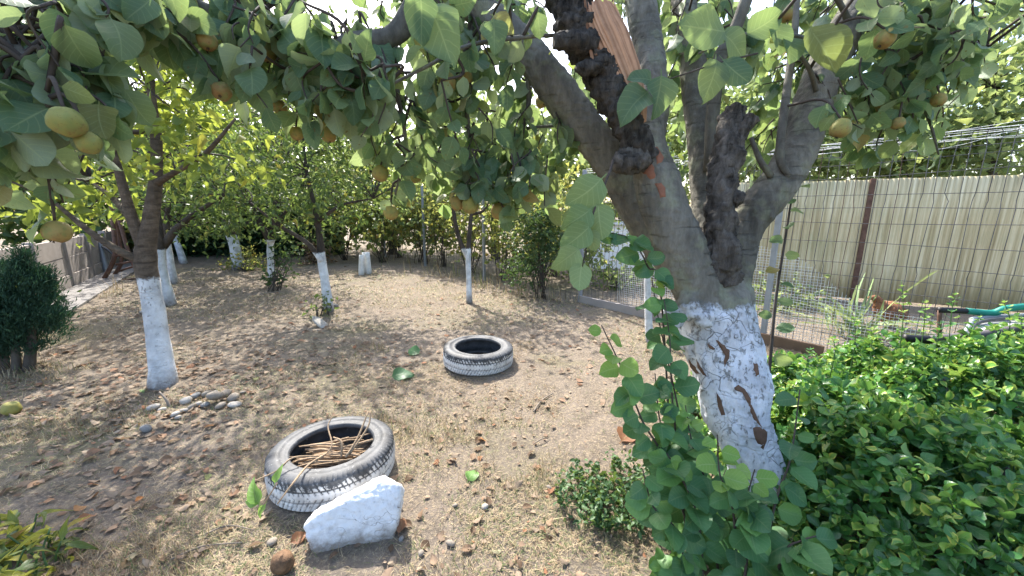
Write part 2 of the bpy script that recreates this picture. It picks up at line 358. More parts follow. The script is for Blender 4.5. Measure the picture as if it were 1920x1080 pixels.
def spline(pts, sub):
    p = np.asarray(pts, float)
    if len(p) == 2: return p[0]+(p[1]-p[0])*np.linspace(0, 1, sub+1)[:, None]
    q = np.vstack([2*p[0]-p[1], p, 2*p[-1]-p[-2]]); o = []
    for i in range(1, len(q)-2):
        t = np.linspace(0, 1, sub, endpoint=False)[:, None]; a, b, c, d = q[i-1], q[i], q[i+1], q[i+2]
        o.append(.5*(2*b+(c-a)*t+(2*a-5*b+4*c-d)*t*t+(3*b-a-3*c+d)*t**3))
    return np.vstack(o+[p[-1:]])
def tube(pts, rads, seg=8, sub=5, bump=0.0, bsc=8.0, cap=True, seed=0):
    c = spline(pts, sub); r = np.interp(np.linspace(0, 1, len(c)), np.linspace(0, 1, len(rads)), rads)
    t = nrm(np.gradient(c, axis=0)); ref = np.array((0.31, .95, .1)); 
    if abs(t[0]@ref) > .9: ref = np.array((1., 0, .2))
    V = []; a = np.linspace(0, 2*math.pi, seg, endpoint=False)
    for i in range(len(c)):
        x = nrm(ref-t[i]*(ref@t[i])); ref = x; y = np.cross(t[i], x)
        V.append(c[i]+r[i]*(np.cos(a)[:, None]*x+np.sin(a)[:, None]*y))
    V = np.vstack(V)
    if bump:
        cc = np.repeat(c, seg, 0); rr = np.repeat(r, seg)
        V = cc+(V-cc)*(1+bump*(vnoise(V, bsc, seed)+.6*vnoise(V, bsc*2.7, seed+1)+(1.1*np.abs(vnoise(V*np.array((1, 1, .45)), bsc*4, seed+2))+.55*vnoise(V, bsc*8, seed+3) if bump >= .18 else 0)))[:, None]
    F = [(i*seg+j, i*seg+(j+1) % seg, (i+1)*seg+(j+1) % seg, (i+1)*seg+j) for i in range(len(c)-1) for j in range(seg)]
    if cap: F += [tuple(range(seg-1, -1, -1)), tuple((len(c)-1)*seg+j for j in range(seg))]
    return V, F
def box(c, s, rot=0.0):
    x, y, z = np.array(s)/2; V = np.array([(a*x, b*y, d*z) for d in (-1, 1) for b in (-1, 1) for a in (-1, 1)])
    cr, sr = math.cos(rot), math.sin(rot); V = np.column_stack([V[:, 0]*cr-V[:, 1]*sr, V[:, 0]*sr+V[:, 1]*cr, V[:, 2]])+np.array(c)
    return V, [(0, 2, 3, 1), (4, 5, 7, 6), (0, 1, 5, 4), (1, 3, 7, 5), (3, 2, 6, 7), (2, 0, 4, 6)]
def bevel(me, w=.01, seg=2):
    b = bmesh.new(); b.from_mesh(me); bmesh.ops.bevel(b, geom=b.edges[:], offset=w, segments=seg, affect='EDGES', profile=.6); b.to_mesh(me); b.free(); me.update(); return me

# ---------------------------------------------------------------- leaves
def leaf_tmpl(nl, nw, width, shape='ovate', fold=.18, curl=.2, wav=.05, petiole=.16, seed=0, twist=0.0):
    """quad grid: length 1 along +Y, normal +Z"""
    r = np.random.default_rng(seed)
    t = np.linspace(0, 1, nl+1)
    if shape == 'round': wd = np.sin(math.pi*np.clip(t, 0, 1)**.80)**.55
    elif shape == 'ovate': wd = np.sin(math.pi*t**.72)**.72
    elif shape == 'broad': wd = np.sin(math.pi*t**.80)**.58
    elif shape == 'obov': wd = np.sin(math.pi*t**1.25)**.62
    elif shape == 'lance': wd = np.sin(math.pi*t**.85)**1.0
    else: wd = np.sin(math.pi*t**.9)**.6
    wd = np.maximum(wd*width/2, .006)
    y = t.copy()
    if petiole: y = np.concatenate([[-petiole], y]); wd = np.concatenate([[.012], wd]); wd[1] = .014
    s = np.linspace(-1, 1, nw+1)
    Y, Sx = np.meshgrid(y, s, indexing='ij'); W = wd[:, None]
    X = Sx*W
    ph = r.uniform(0, 6.28, 4)
    Z = fold*np.abs(X)*2-curl*np.clip(Y, 0, 1)**2+wav*np.sin(Y*7+ph[0]+Sx*2)*np.abs(Sx)*(Y > 0)+wav*.6*np.sin(Y*4+ph[1])*(Y > 0)
    X = X*(1+.06*np.sin(Y*11+ph[2]))+.06*np.sin(Y*3+ph[3])*np.clip(Y, 0, 1)
    if twist: X, Z = X*np.cos(twist*Y)-Z*np.sin(twist*Y), X*np.sin(twist*Y)+Z*np.cos(twist*Y)
    V = np.stack([X, Y, Z], -1).reshape(-1, 3); n = nw+1
    uv = np.stack([Sx*.5+.5, np.broadcast_to(np.clip(Y, 0, 1), Sx.shape)], -1).reshape(-1, 2)
    F = np.array([(i*n+j, i*n+j+1, (i+1)*n+j+1, (i+1)*n+j) for i in range(len(y)-1) for j in range(nw)])
    return V, F, uv
def tset(*a, k=7, **kw):
    base = dict(kw); out = []
    for i in range(k):
        q = dict(base); q['seed'] = i+7; q['fold'] = base.get('fold', .18)*(.2+.45*i); q['curl'] = base.get('curl', .2)*(-.9+.75*((i*3) % 7)); q['twist'] = (((i*5) % 7)-3)*.2; q['wav'] = base.get('wav', .05)*(.7+.3*((i*2) % 5))
        out.append(leaf_tmpl(*a, **q))
    return out
T = {
 'quince_hi': tset(8, 4, .80, shape='broad', fold=.09, curl=.12, wav=.045, petiole=.18),
 'quince': tset(5, 2, .80, shape='broad', fold=.09, curl=.12, petiole=.18),
 'round_hi': tset(7, 4, .92, shape='round', fold=.08, curl=.10, wav=.035, petiole=.12),
 'round': tset(4, 2, .92, shape='round', fold=.08, curl=.1, petiole=.12),
 'cherry_hi': tset(5, 2, .50, shape='ovate', fold=.3, curl=.25, petiole=.22),
 'cherry': tset(3, 2, .50, shape='ovate', fold=.3, curl=.25, petiole=0),
 'far': tset(2, 2, .7, shape='lance', fold=.25, curl=.2, petiole=0),
 'eu_hi': tset(5, 2, .60, shape='obov', fold=.20, curl=.12, petiole=.06),
 'eu': tset(4, 2, .60, shape='obov', fold=.20, curl=.12, petiole=0),
 'lance_hi': tset(6, 2, .30, shape='lance', fold=.3, curl=.35, petiole=.1),
 'strap': tset(6, 2, .07, shape='lance', fold=.3, curl=.6, petiole=0),
 'spray': tset(2, 2, .20, shape='lance', fold=.3, curl=.3, petiole=0),
 'litter_hi': tset(5, 4, .62, shape='ovate', fold=.10, curl=.08, wav=.05, petiole=.15),
 'litter': tset(3, 2, .62, shape='ovate', fold=.08, curl=.07, wav=.04, petiole=0),
}
_cache = {}
def basis(Y, Nn):
    Y = nrm(Y); X = nrm(np.cross(Y, Nn)); Z = np.cross(X, Y); return np.stack([X, Y, Z], -1)
def joined_leaves(name, key, pos, B, sc, mat, parent=None, kind='stuff', rnd=None):
    vs, fs, us, rs, off = [], [], [], [], 0
    n = len(pos); var = rng.integers(0, len(T[key]), n); rnd = rng.random(n) if rnd is None else rnd
    for k, (V, F, uv) in enumerate(T[key]):
        i = np.where(var == k)[0]
        if not len(i): continue
        W = np.einsum('nij,vj->nvi', B[i], V)*sc[i][:, None, None]+pos[i][:, None, :]
        vs.append(W.reshape(-1, 3)); us.append(np.tile(uv, (len(i), 1))); rs.append(np.repeat(rnd[i], len(V)))
        fs.append((F[None]+(np.arange(len(i))*len(V))[:, None, None]).reshape(-1, 4)+off); off += len(i)*len(V)
    if not vs: return None
    me = arr_mesh(name, np.vstack(vs), np.vstack(fs), np.vstack(us), {'rnd': np.concatenate(rs)})
    o = link(name, me, mat, parent)
    if kind: o['kind'] = kind
    return o
def single_leaves(name, key, pos, B, sc, mat, parent):
    for i in range(len(pos)):
        k = int(rng.integers(0, len(T[key]))); ck = (key, k, mat.name)
        if ck not in _cache:
            V, F, uv = T[key][k]; me = arr_mesh(name, V, F, uv); me.materials.append(mat); _cache[ck] = me
        m = Matrix.Identity(4)
        for a in range(3):
            for b in range(3): m[a][b] = float(B[i][a][b]*sc[i])
            m[a][3] = float(pos[i][a])
        link(name, _cache[ck], None, parent, m)
def foliage(root, hi, lo, pos, Y, Nn, sc, mat, n_ind=0, score=None, lowmat=None, rest='foliage'):
    pos = np.asarray(pos, float); B = basis(np.asarray(Y, float), np.asarray(Nn, float)); sc = np.asarray(sc, float)
    pick = np.zeros(len(pos), bool)
    if n_ind:
        u, v, d = proj(pos+B[:, :, 1]*sc[:, None]*.5)
        s = np.where((d > .3) & (u > 5) & (u < 1915) & (v > 5) & (v < 1075), sc/np.maximum(d, .3), 0)
        if score is not None: s = s*score
        idx = np.argsort(-s)[:n_ind]; pick[idx[s[idx] > 0]] = True
        single_leaves('leaf', hi, pos[pick], B[pick], sc[pick], mat, root)
    r = ~pick
    if r.any(): joined_leaves(rest, lo, pos[r], B[r], sc[r], lowmat or mat, root)
def rdir(n): return nrm(rng.normal(size=(n, 3)))

# ================================================================= SETTING
# ground: one sheet, fine near the camera
def axis(a0, a1, step, far, k=14):
    a = np.arange(a0, a1+step/2, step); e = np.geomspace(step*2, far, k)
    return np.concatenate([a[0]-e[::-1], a, a[-1]+e])
gx = axis(-7, 6, .06, 150); gy = axis(.2, 11, .06, 300)
GX, GY = np.meshgrid(gx, gy, indexing='ij')
gv = np.stack([GX, GY, gz(GX, GY)], -1).reshape(-1, 3); m_, n_ = GX.shape
ii = (np.arange(m_-1)[:, None]*n_+np.arange(n_-1)[None]).ravel()
ground = link('ground', arr_mesh('ground', gv, np.stack([ii, ii+n_, ii+n_+1, ii+1], -1)), M['ground']); ground['kind'] = 'structure'

LOT = np.array((-.65, .76)); LN = np.array((.76, .65)); LOTL = np.array((-.58, .8146)); LNL = np.array((.8146, .58))          # direction of the long garden boundaries and their normal
# concrete path beside the left fence
L0 = np.array((-7.53, 6.44)); BAY = 1.25
def xf(y): return .998+.855*(5.38-y)          # the mesh fence line

pb = MB()
for k in range(-4, 9):
    a = L0+LOTL*(k*BAY+.02); b = L0+LOTL*((k+1)*BAY-.02)
    cc = (a+b)/2+LNL*.32
    pb.add(*box((*cc, .012), (BAY-.02, .5, .05), math.atan2(LOTL[1], LOTL[0])))
path = link('path', bevel(pb.mesh('path', False), .008), M['path']); path['kind'] = 'structure'

# left concrete panel fence
cf = thing('concrete_fence', 'low grey concrete panel fence with posts along the left path', 'fence', (*L0, 0))
angl = math.atan2(LOTL[1], LOTL[0]); ang = math.atan2(LOT[1], LOT[0])
pm_ = bevel(MB().add(*box((0, 0, .41), (.10, .11, .86))).mesh('post', False), .012)
for k in range(-4, 9):
    p = L0+LOTL*k*BAY
    link('post', pm_, M['concrete'], cf, Matrix.Translation((*p, 0)) @ Matrix.Rotation(angl, 4, 'Z'))
pl = bevel(MB().add(*box((0, 0, .11), (1.14, .07, .22))).mesh('plinth', False), .012)
pa = bevel(MB().add(*box((0, 0, .365), (1.14, .04, .28))).mesh('panel', False), .006)
pc = bevel(MB().add(*box((0, 0, .655), (1.14, .04, .29))).mesh('panel', False), .006)
for k in range(-4, 8):
    mt = Matrix.Translation((*(L0+LOTL*(k+.5)*BAY), 0)) @ Matrix.Rotation(angl, 4, 'Z')
    link('plinth', pl, M['concrete'], cf, mt); link('panel', pa, M['concrete'], cf, mt)
    link('panel', pc, M['concrete'], cf, mt @ Matrix.Translation((0, random.uniform(-.004, .004), random.uniform(-.004, .01))))
bw = thing('garden_wall', 'short reddish wall section where the concrete path ends', 'wall', (*(L0+LOTL*10+LNL*.5), 0))
link('wall', bevel(MB().add(*box((*(L0+LOTL*6.5+LNL*.45), .5), (.14, 1.0, 1.0), angl)).mesh('wall', False), .01), M['brick'], bw)

# right boundary: welded mesh fence
F0 = np.array((.998, 5.38))
def fp(s, off=0.0): return F0+LOT*s+LN*off
mf = thing('wire_mesh_fence', 'welded wire mesh fence with galvanised posts along right side of garden', 'fence', (*F0, 0))
FH = 1.80
for s in (-6.9, -4.6, -2.3, 0, 2.3, 4.6, 6.9, 9.2):
    mb = MB().add(*box((*fp(s, -.03), FH/2), (.045, .045, FH+.03), ang)); link('post', bevel(mb.mesh('post', False), .006), M['post'], mf)
def vbend(z): return .025*sum(max(0, 1-abs(z-h)/.06) for h in (.25, .8, 1.35, 1.75))
zz = [-.02, .19, .25, .31, .74, .8, .86, 1.29, 1.35, 1.41, 1.7, 1.75, 1.78, FH+.03]
for s in np.arange(-7.6, -.05, .064):
    j = rng.normal(0, .012, len(zz))*.4
    pts = [(*fp(s+jj, vbend(z)), z) for z, jj in zip(zz, j)]
    link('wire', MB().add(*tube(pts, [.0026], 4, 1, cap=False)).mesh('wire'), M['wire'] if rng.random() < .75 else M['wire_rust'], mf)
for z in (.06, .2, .3, .48, .64, .75, .85, 1.02, 1.18, 1.3, 1.4, 1.56, 1.66, 1.72, 1.77, 1.80, 1.825):
    pts = [(*fp(s, vbend(z)+.004), z+rng.normal(0, .007)) for s in np.linspace(-7.6, 0, 14)]
    link('wire', MB().add(*tube(pts, [.0024], 4, 3, cap=False)).mesh('wire'), M['wire'] if z < 1.75 else M['galv'], mf)
mb = MB()
for s in np.arange(.1, 9.1, .1): mb.add(*tube([(*fp(s), 0), (*fp(s), FH-.2)], [.0022], 3, 1, cap=False))
for z in np.arange(.1, FH-.15, .2): mb.add(*tube([(*fp(0), z), (*fp(9), z)], [.0022], 3, 1, cap=False))
o = link('far_mesh', mb.mesh('far_mesh'), M['wire'], mf); o['kind'] = 'stuff'
mb = MB()                                                   # fine netting tied to the lower half
def net_top(s): return .44+.54/(1+math.exp(-(s+2.75)/.14))+.04*math.sin(s*3.1)
for s in np.arange(-6.2, -.6, .026):
    mb.add(*tube([(*fp(s, -.012), 0), (*fp(s+.01, -.012), net_top(s))], [.0019], 3, 1, cap=False))
for z in np.arange(.03, 1.0, .026):
    ss = [s for s in np.arange(-6.2, -.6, .1) if net_top(s) > z]
    run = []
    for s in ss+[99]:
        if run and s-run[-1] > .11:
            if len(run) > 1: mb.add(*tube([(*fp(q, -.013), z+rng.normal(0, .002)) for q in run], [.0019], 3, 1, cap=False))
            run = []
        run.append(s)
o = link('fine_netting', mb.mesh('fine_netting'), M['galv'], mf); o['kind'] = 'stuff'
mb = MB()                                                   # loose strands coiled along the top
for k in range(5):
    pts = [(*fp(s, rng.normal(0, .02)), FH-.03+rng.normal(0, .03)+.02*k) for s in np.linspace(-7.6, -.2, 18)]
    mb.add(*tube(pts, [.0013], 4, 4, cap=False))
link('top_strand', mb.mesh('top_strand'), M['galv'], mf)

# neighbour's cream sheet fence
CA, CB = np.array((7.9, 3.86)), np.array((2.3, 6.92)); cl = np.linalg.norm(CB-CA); cdv = (CB-CA)/cl; cn = np.array((-cdv[1], cdv[0]))
sf = thing('cream_sheet_fence', 'weathered cream ribbed sheet fence standing behind the wire mesh', 'fence', (*CA, 0))
sw = 1.12; ns = int(cl/sw); ca = math.atan2(cdv[1], cdv[0])
for k in range(ns):
    q = np.linspace(0, sw-.006, 133); h0, h1 = .04+rng.normal(0, .012), 1.70+rng.normal(0, .006)
    rip = .011*np.abs(np.sin(q/sw*math.pi*22))**.8+.004*vnoise(np.stack([q*9, q*0+k, q*0], -1))
    zs = np.array([h0, .5, 1.1, h1]); V = []
    for z in zs:
        b = CA+cdv*(k*sw)
        V.append(np.column_stack([b[0]+cdv[0]*q+cn[0]*rip, b[1]+cdv[1]*q+cn[1]*rip, np.full(133, z)+(.004*np.sin(q*23+k) if z == h1 else 0)]))
    V = np.vstack(V); F = [(a*133+j, a*133+j+1, (a+1)*133+j+1, (a+1)*133+j) for a in range(3) for j in range(132)]
    me = MB().add(V, F).mesh('sheet'); o = link('sheet', me, M['cream'], sf)
    md = o.modifiers.new('thick', 'SOLIDIFY'); md.thickness = .012; md.offset = -1
kp = min(range(ns), key=lambda k: abs(proj(np.array((*(CA+cdv*(k*sw)), 1.0)))[0]-1592))
for k in (kp,):
    b = CA+cdv*(k*sw-.006)-cn*.05 if False else CA+cdv*(k*sw-.006)
    side = -1 if cn@(-b) < 0 else 1
    b = b+cn*side*.035
    link('post', bevel(MB().add(*box((*b, .85), (.06, .035, 1.72), ca)).mesh('post', False), .006), M['rust'] if k % 2 else M['plank'], sf)
# pale outbuilding beyond the fence
wb = P(1165, 520, 10.6); 
sh = thing('white_shed', 'white walled shed glimpsed beside the trunk beyond the mesh fence', 'shed', (wb[0], wb[1]+.9, 0))
link('wall', bevel(MB().add(*box((wb[0]+.1, wb[1]+.9, .48), (1.9, 1.4, .96), .25)).mesh('wall', False), .01), M['whitewall'], sh)
link('roof', bevel(MB().add(*box((wb[0]+.1, wb[1]+.9, .985), (2.1, 1.6, .045), .25)).mesh('roof', False), .01), M['white_board'], sh)

# ================================================================= TREES
def rnd_trunk(root, name, pts, rads, mat, seg=12, sub=6, bump=.1, bsc=7, seed=0):
    return link(name, MB().add(*tube(pts, rads, seg, sub, bump, bsc, seed=seed)).mesh(name), mat, root)
def crown_points(blobs, n, clump=28, cr=.2):
    wts = np.array([b[1]**2 for b in blobs]); wts = wts/wts.sum(); out = []; cen = []
    for (c, r), wt in zip(blobs, wts):
        nc = max(3, int(n*wt/clump)); d = rdir(nc); rr = rng.random(nc)**.45*r
        cc = np.asarray(c)+d*rr[:, None]*np.array((1, 1, .85)); cen.append(cc)
        k = rng.integers(0, nc, int(n*wt)); out.append(cc[k]+rng.normal(0, cr, (len(k), 3))*np.array((1, 1, .7)))
    return np.vstack(out), np.vstack(cen)
def leaf_dirs(n, droop=.5, up=.7):
    Y = nrm(rdir(n)*np.array((1, 1, .6))+np.array((0, 0, -droop))); Nn = nrm(rdir(n)+np.array((0, 0, up))); return Y, Nn
def orchard_tree(name, label, base, trunk, blobs, n, ls, mat, bark, cat='tree', group=None, hi='cherry_hi', lo='cherry', n_ind=0, limbs=(), clump=28, cr=.2, twigs=60):
    root = thing(name, label, cat, base, group)
    rnd_trunk(root, 'trunk', [t[:3] for t in trunk], [t[3] for t in trunk], bark, 14, 6, .07, 6, seed=int(abs(base[0]*10)))
    nodes = [np.asarray(trunk[-1][:3]), np.asarray(trunk[-2][:3])]
    for l in limbs:
        rnd_trunk(root, 'limb', [t[:3] for t in l], [t[3] for t in l], bark, 9, 5, .06, 8)
        nodes += [np.asarray(t[:3]) for t in l[1:]]
    pos, cen = crown_points(blobs, n, clump, cr); nodes = np.array(nodes)
    mb = MB()
    for c in cen[rng.permutation(len(cen))[:twigs]]:
        s = nodes[np.argmin(np.linalg.norm(nodes-c, axis=1))]; mid = (s+c)/2+rng.normal(0, .08, 3)+np.array((0, 0, .05))
        L = np.linalg.norm(c-s); mb.add(*tube([s, mid, c], [.006+.006*L, .004], 5, 4))
    if mb.n: link('twigs', mb.mesh('twigs'), M['twig'], root)
    Y, Nn = leaf_dirs(len(pos)); foliage(root, hi, lo, pos, Y, Nn, ls*rng.uniform(.7, 1.25, len(pos)), mat, n_ind)
    return root

# ---- left cherry tree
d0 = 3.04
def edge(u): return 1/math.sqrt(1+((u-960)/FPX)**2)      # oblique views widen round trunks
def q(u, v, d, r): return (*P(u, v, d), r*edge(u))
b0 = G(305, 722)
orchard_tree('cherry_tree', 'cherry tree at left with glowing yellow green leaves and tall whitewashed trunk', b0,
    [(*b0-np.array((0, 0, .06)), .10), q(303, 690, 3.05, .108), q(293, 610, 3.06, .092), q(282, 545, 3.05, .09), q(272, 480, 3.05, .098), q(280, 425, 3.05, .07), q(292, 340, 3.07, .055), q(293, 260, 3.1, .048), q(284, 170, 3.1, .035), q(281, 60, 3.1, .02)],
    [(P(150, 250, 3.0), .75), (P(300, 180, 3.3), .75), (P(380, 260, 3.2), .55), (P(60, 330, 3.2), .6), (P(240, 330, 3.6), .6), (P(270, 60, 3.4), .9), (P(120, 60, 3.6), .9), (P(420, 120, 3.5), .7)], 1900, .098, M['cherry'], M['bark_cherry'],
    n_ind=300, limbs=[
     [q(272, 470, 3.05, .06), q(248, 410, 3.0, .052), q(225, 330, 2.95, .04), q(200, 240, 2.9, .02)],
     [q(268, 490, 3.03, .048), q(222, 470, 2.95, .038), q(165, 432, 2.88, .03), q(90, 372, 2.8, .016), q(20, 340, 2.75, .01)],
     [q(292, 345, 3.06, .035), q(330, 322, 2.98, .026), q(385, 288, 2.9, .022), q(442, 222, 2.85, .010)],
     [q(255, 420, 3.1, .045), q(215, 375, 3.3, .03), q(170, 340, 3.5, .014)],
     [q(292, 235, 3.1, .03), q(255, 248, 3.0, .024), q(215, 236, 2.9, .012)]], clump=30, cr=.13, twigs=80)
# ---- orchard behind (each one its own crown)
def far_tree(label, u, v, wpx, path, blobs, n, ls=.085, mat='orchard', bark='bark_far', limbs=(), group='whitewashed fruit trees in the orchard', **kw):
    b = G(u, v); d = depth(b); r = wpx/2*proj(b)[2]/FPX*edge(u)
    tr = [(*b-np.array((0, 0, .05)), r*1.25)]+[(*P(a, c, d+dd), r*k) for a, c, dd, k in path]
    bl = [(P(a, c, dd), rr) for a, c, dd, rr in blobs]
    lm = [[(*P(a, c, dd), rr) for a, c, dd, rr in l] for l in limbs]
    return orchard_tree('fruit_tree', label, b, tr, bl, n, ls, M[mat], M[bark], 'tree', group, limbs=lm, **kw)
far_tree('fruit tree directly behind cherry tree with short bright whitewash band', 318, 572, 25, [(308, 530, 0, 1), (302, 500, 0, 1.0), (297, 440, 0, .95), (292, 380, .1, .7), (300, 300, .2, .4)],
    [(330, 340, 6.2, .95), (250, 330, 6.4, .8), (390, 370, 6.2, .65), (320, 200, 6.3, 1.1), (200, 220, 6.3, 1.0)], 2600, .085, limbs=[[(300, 470, 6.07, .06), (340, 420, 6.0, .04), (420, 365, 5.9, .02)]])
far_tree('greyish trunked fruit tree just right behind the bright whitewashed one', 325, 532, 16, [(321, 500, 0, 1), (316, 470, 0, .95), (312, 430, 0, .9), (318, 360, .1, .5)],
    [(330, 350, 8.4, .9)], 700, .09)
far_tree('leaning fruit tree with narrow white trunk before the dark hedge', 345, 495, 14, [(338, 472, 0, 1), (329, 448, 0, .9), (318, 410, 0, .8), (310, 350, .1, .5)],
    [(320, 360, 12.4, 1.5), (380, 340, 12.4, 1.4)], 1300, .11)
far_tree('thick leaning fruit tree with pinkish white trunk and dry weeds at its foot', 449, 505, 23, [(443, 475, 0, 1), (438, 455, 0, .95), (428, 425, 0, .95), (420, 380, 0, .6), (410, 310, .1, .3)],
    [(430, 350, 10.7, 1.5), (370, 370, 10.5, 1.2), (480, 330, 10.7, 1.2), (430, 250, 10.7, 1.6), (330, 280, 10.7, 1.4)], 2800, .095, limbs=[[(430, 430, 10.9, .12), (455, 390, 10.8, .07), (480, 340, 10.7, .03)]])
far_tree('fruit tree with whitewash half hidden by leafy shoots at its foot', 510, 528, 14, [(508, 490, 0, 1), (507, 460, 0, 1), (512, 430, 0, 1.0), (522, 380, 0, .8), (520, 310, .1, .4)],
    [(510, 350, 8.2, 1.1), (450, 340, 8.0, .85), (570, 330, 8.2, .8), (490, 260, 8.2, .9), (540, 190, 8.2, 1.2), (420, 220, 8.2, 1.1), (560, 410, 8.2, .55), (450, 400, 8.0, .55)], 3500, .085, limbs=[[(508, 455, 8.3, .06), (488, 420, 8.2, .045), (470, 380, 8.1, .02)], [(514, 430, 8.3, .06), (545, 385, 8.2, .03), (565, 350, 8.1, .015)]])
far_tree('slim dark fruit tree in mid garden with whitewashed lower trunk', 617, 584, 17, [(610, 530, 0, 1), (604, 495, 0, 1), (600, 450, 0, .8), (592, 400, 0, .62), (575, 320, 0, .4), (565, 230, .1, .25)],
    [(590, 330, 5.5, .75), (500, 330, 5.4, .55), (660, 350, 5.6, .5), (560, 240, 5.6, .7), (640, 280, 5.5, .5), (600, 150, 5.7, .9), (500, 190, 5.5, .8), (700, 250, 5.7, .6), (650, 395, 5.7, .4), (520, 400, 5.5, .4), (720, 330, 5.8, .5)], 3300, .075,
    limbs=[[(603, 490, 5.5, .035), (575, 455, 5.4, .03), (520, 420, 5.3, .02), (470, 380, 5.2, .01)], [(596, 415, 5.5, .03), (640, 385, 5.5, .02), (700, 372, 5.5, .008)]])
far_tree('young forked fruit tree with thin peeling whitewashed stem', 880, 567, 10, [(879, 530, 0, 1), (878, 490, 0, 1.05), (878, 475, 0, 1.1), (881, 430, 0, .8), (884, 390, 0, .7), (884, 330, .05, .35)],
    [(885, 320, 6.3, .5), (830, 330, 6.3, .4), (930, 350, 6.2, .35), (880, 240, 6.3, .6)], 800, .085,
    limbs=[[(877, 482, 6.27, .04), (862, 450, 6.25, .032), (851, 400, 6.2, .028), (848, 330, 6.2, .012)], [(884, 402, 6.27, .025), (905, 396, 6.25, .02), (918, 378, 6.2, .01)]])
far_tree('slim whitewashed tree half hidden behind the big quince trunk', 1219, 642, 14, [(1216, 600, 0, 1), (1214, 540, 0, .9), (1214, 470, 0, .8), (1210, 380, .1, .5)],
    [(1215, 320, 4.3, .4)], 200, .08)
# white stakes
stk = thing('stake_cluster', 'three short white painted stakes standing together by the far fence', 'stakes', G(683, 512))
for (u, v, ut) in ((677, 514, 678), (684, 511, 683), (692, 512, 688)):
    b = G(u, v); d = depth(b)
    link('stake', MB().add(*tube([b-np.array((0, 0, .05)), P(ut, 473 if u > 680 else 478, d)], [.06, .05], 8, 4, .08)).mesh('stake'), M['whitewash'], stk)

# ---- tall background trees, hedge, vines
def back_tree(label, u, vb, d, blobs, n, ls, mat='backtree', tw=.12, name='background_tree'):
    b = P(u, 540, d); b = np.array((b[0], b[1], 0.0))
    bl = [(P(a, c, d+dd), r) for a, c, dd, r in blobs]; top = np.mean([x[0] for x in bl], 0)
    return orchard_tree(name, label, b, [(*b-np.array((0, 0, .1)), tw*1.2), (*(b*.6+np.array((top[0], top[1], top[2]*.55))*.4), tw), (*(top*.8+b*.2), tw*.55), (*top, tw*.3)], bl, n, ls, M[mat], M['bark_plain'], 'tree', 'trees beyond the garden', hi='far', lo='far', clump=22, cr=.36, twigs=50)
back_tree('tall airy tree beyond the fence at the far right edge', 1860, 500, 9.5, [(1850, 150, 0, 1.5), (1920, 220, .3, 1.3), (1790, 210, .5, 1.1), (1900, 80, .5, 1.2)], 2600, .17)
back_tree('bushy light green tree over the cream fence right of the quince limb', 1680, 500, 10.5, [(1700, 280, 0, 1.4), (1620, 250, .5, 1.3), (1780, 300, 0, 1.1)], 3600, .17)
back_tree('light green tree over the cream fence between quince limbs', 1450, 500, 11.5, [(1430, 270, 0, 1.7), (1350, 220, 1, 1.7), (1510, 300, 0, 1.3)], 3800, .18)
back_tree('sunlit yellow green tree rising behind the white shed', 1170, 500, 13, [(1150, 330, 0, 1.7), (1240, 280, 1, 2.0), (1080, 290, 0, 1.6), (1180, 220, 1, 1.6)], 3300, .2)
back_tree('sunlit light green tree rising above the vines in mid picture', 930, 480, 14, [(920, 300, 0, 1.9), (1000, 340, 0, 1.6), (850, 330, 0, 1.6), (930, 230, 1, 1.4)], 3300, .2)
back_tree('pale green tree at the far corner above the vine row', 740, 480, 16, [(740, 350, 0, 1.9), (660, 330, 0, 2.2), (800, 370, 0, 1.4)], 2900, .22)
back_tree('green tall tree behind the far hedge', 480, 480, 17, [(480, 320, 0, 2.8), (380, 300, 0, 2.5), (590, 320, 0, 2.3)], 3600, .22)
back_tree('tree rising behind the concrete fence at far left', 120, 480, 13, [(130, 330, 0, 2.2), (20, 300, 0, 2.0), (220, 330, 0, 1.8), (60, 400, -1, 1.3)], 5200, .2, 'orchard')
hg = thing('hedge', 'dark clipped hedge across the far end of the garden', 'hedge', G(520, 486))
pts = []
for t in np.linspace(0, 1, 2600):
    b = P(300+t*300, 470, 15.2); pts.append((b[0]+rng.normal(0, .1), b[1]+rng.uniform(-.35, .35), rng.uniform(.03, 2.0+.25*math.sin(t*19))))
pts = np.repeat(np.array(pts), 3, 0)+rng.normal(0, .14, (7800, 3)); Y, Nn = leaf_dirs(len(pts), .3)
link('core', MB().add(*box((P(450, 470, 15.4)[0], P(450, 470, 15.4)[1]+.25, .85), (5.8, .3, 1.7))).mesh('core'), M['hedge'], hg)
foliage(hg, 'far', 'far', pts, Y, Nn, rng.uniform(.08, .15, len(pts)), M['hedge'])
def bush(name, label, cat, base, blobs, n, ls, mat, lo='far', hi='cherry_hi', stems=7, n_ind=0, group=None, cr=.09, clump=16, stemmat='twig'):
    root = thing(name, label, cat, base, group); pos, cen = crown_points(blobs, n, clump, cr); pos[:, 2] = np.maximum(pos[:, 2], .02)
    mb = MB()
    for c in cen[rng.permutation(len(cen))[:stems]]:
        b = np.asarray(base)+np.array((*rng.normal(0, .05, 2), -.02)); mb.add(*tube([b, (b+c)/2+np.array((*rng.normal(0, .05, 2), .05)), c], [.008, .004], 5, 4))
    link('stem', mb.mesh('stem'), M[stemmat], root)
    Y, Nn = leaf_dirs(len(pos), .2); foliage(root, hi, lo, pos, Y, Nn, ls*rng.uniform(.6, 1.3, len(pos)), M[mat], n_ind); return root
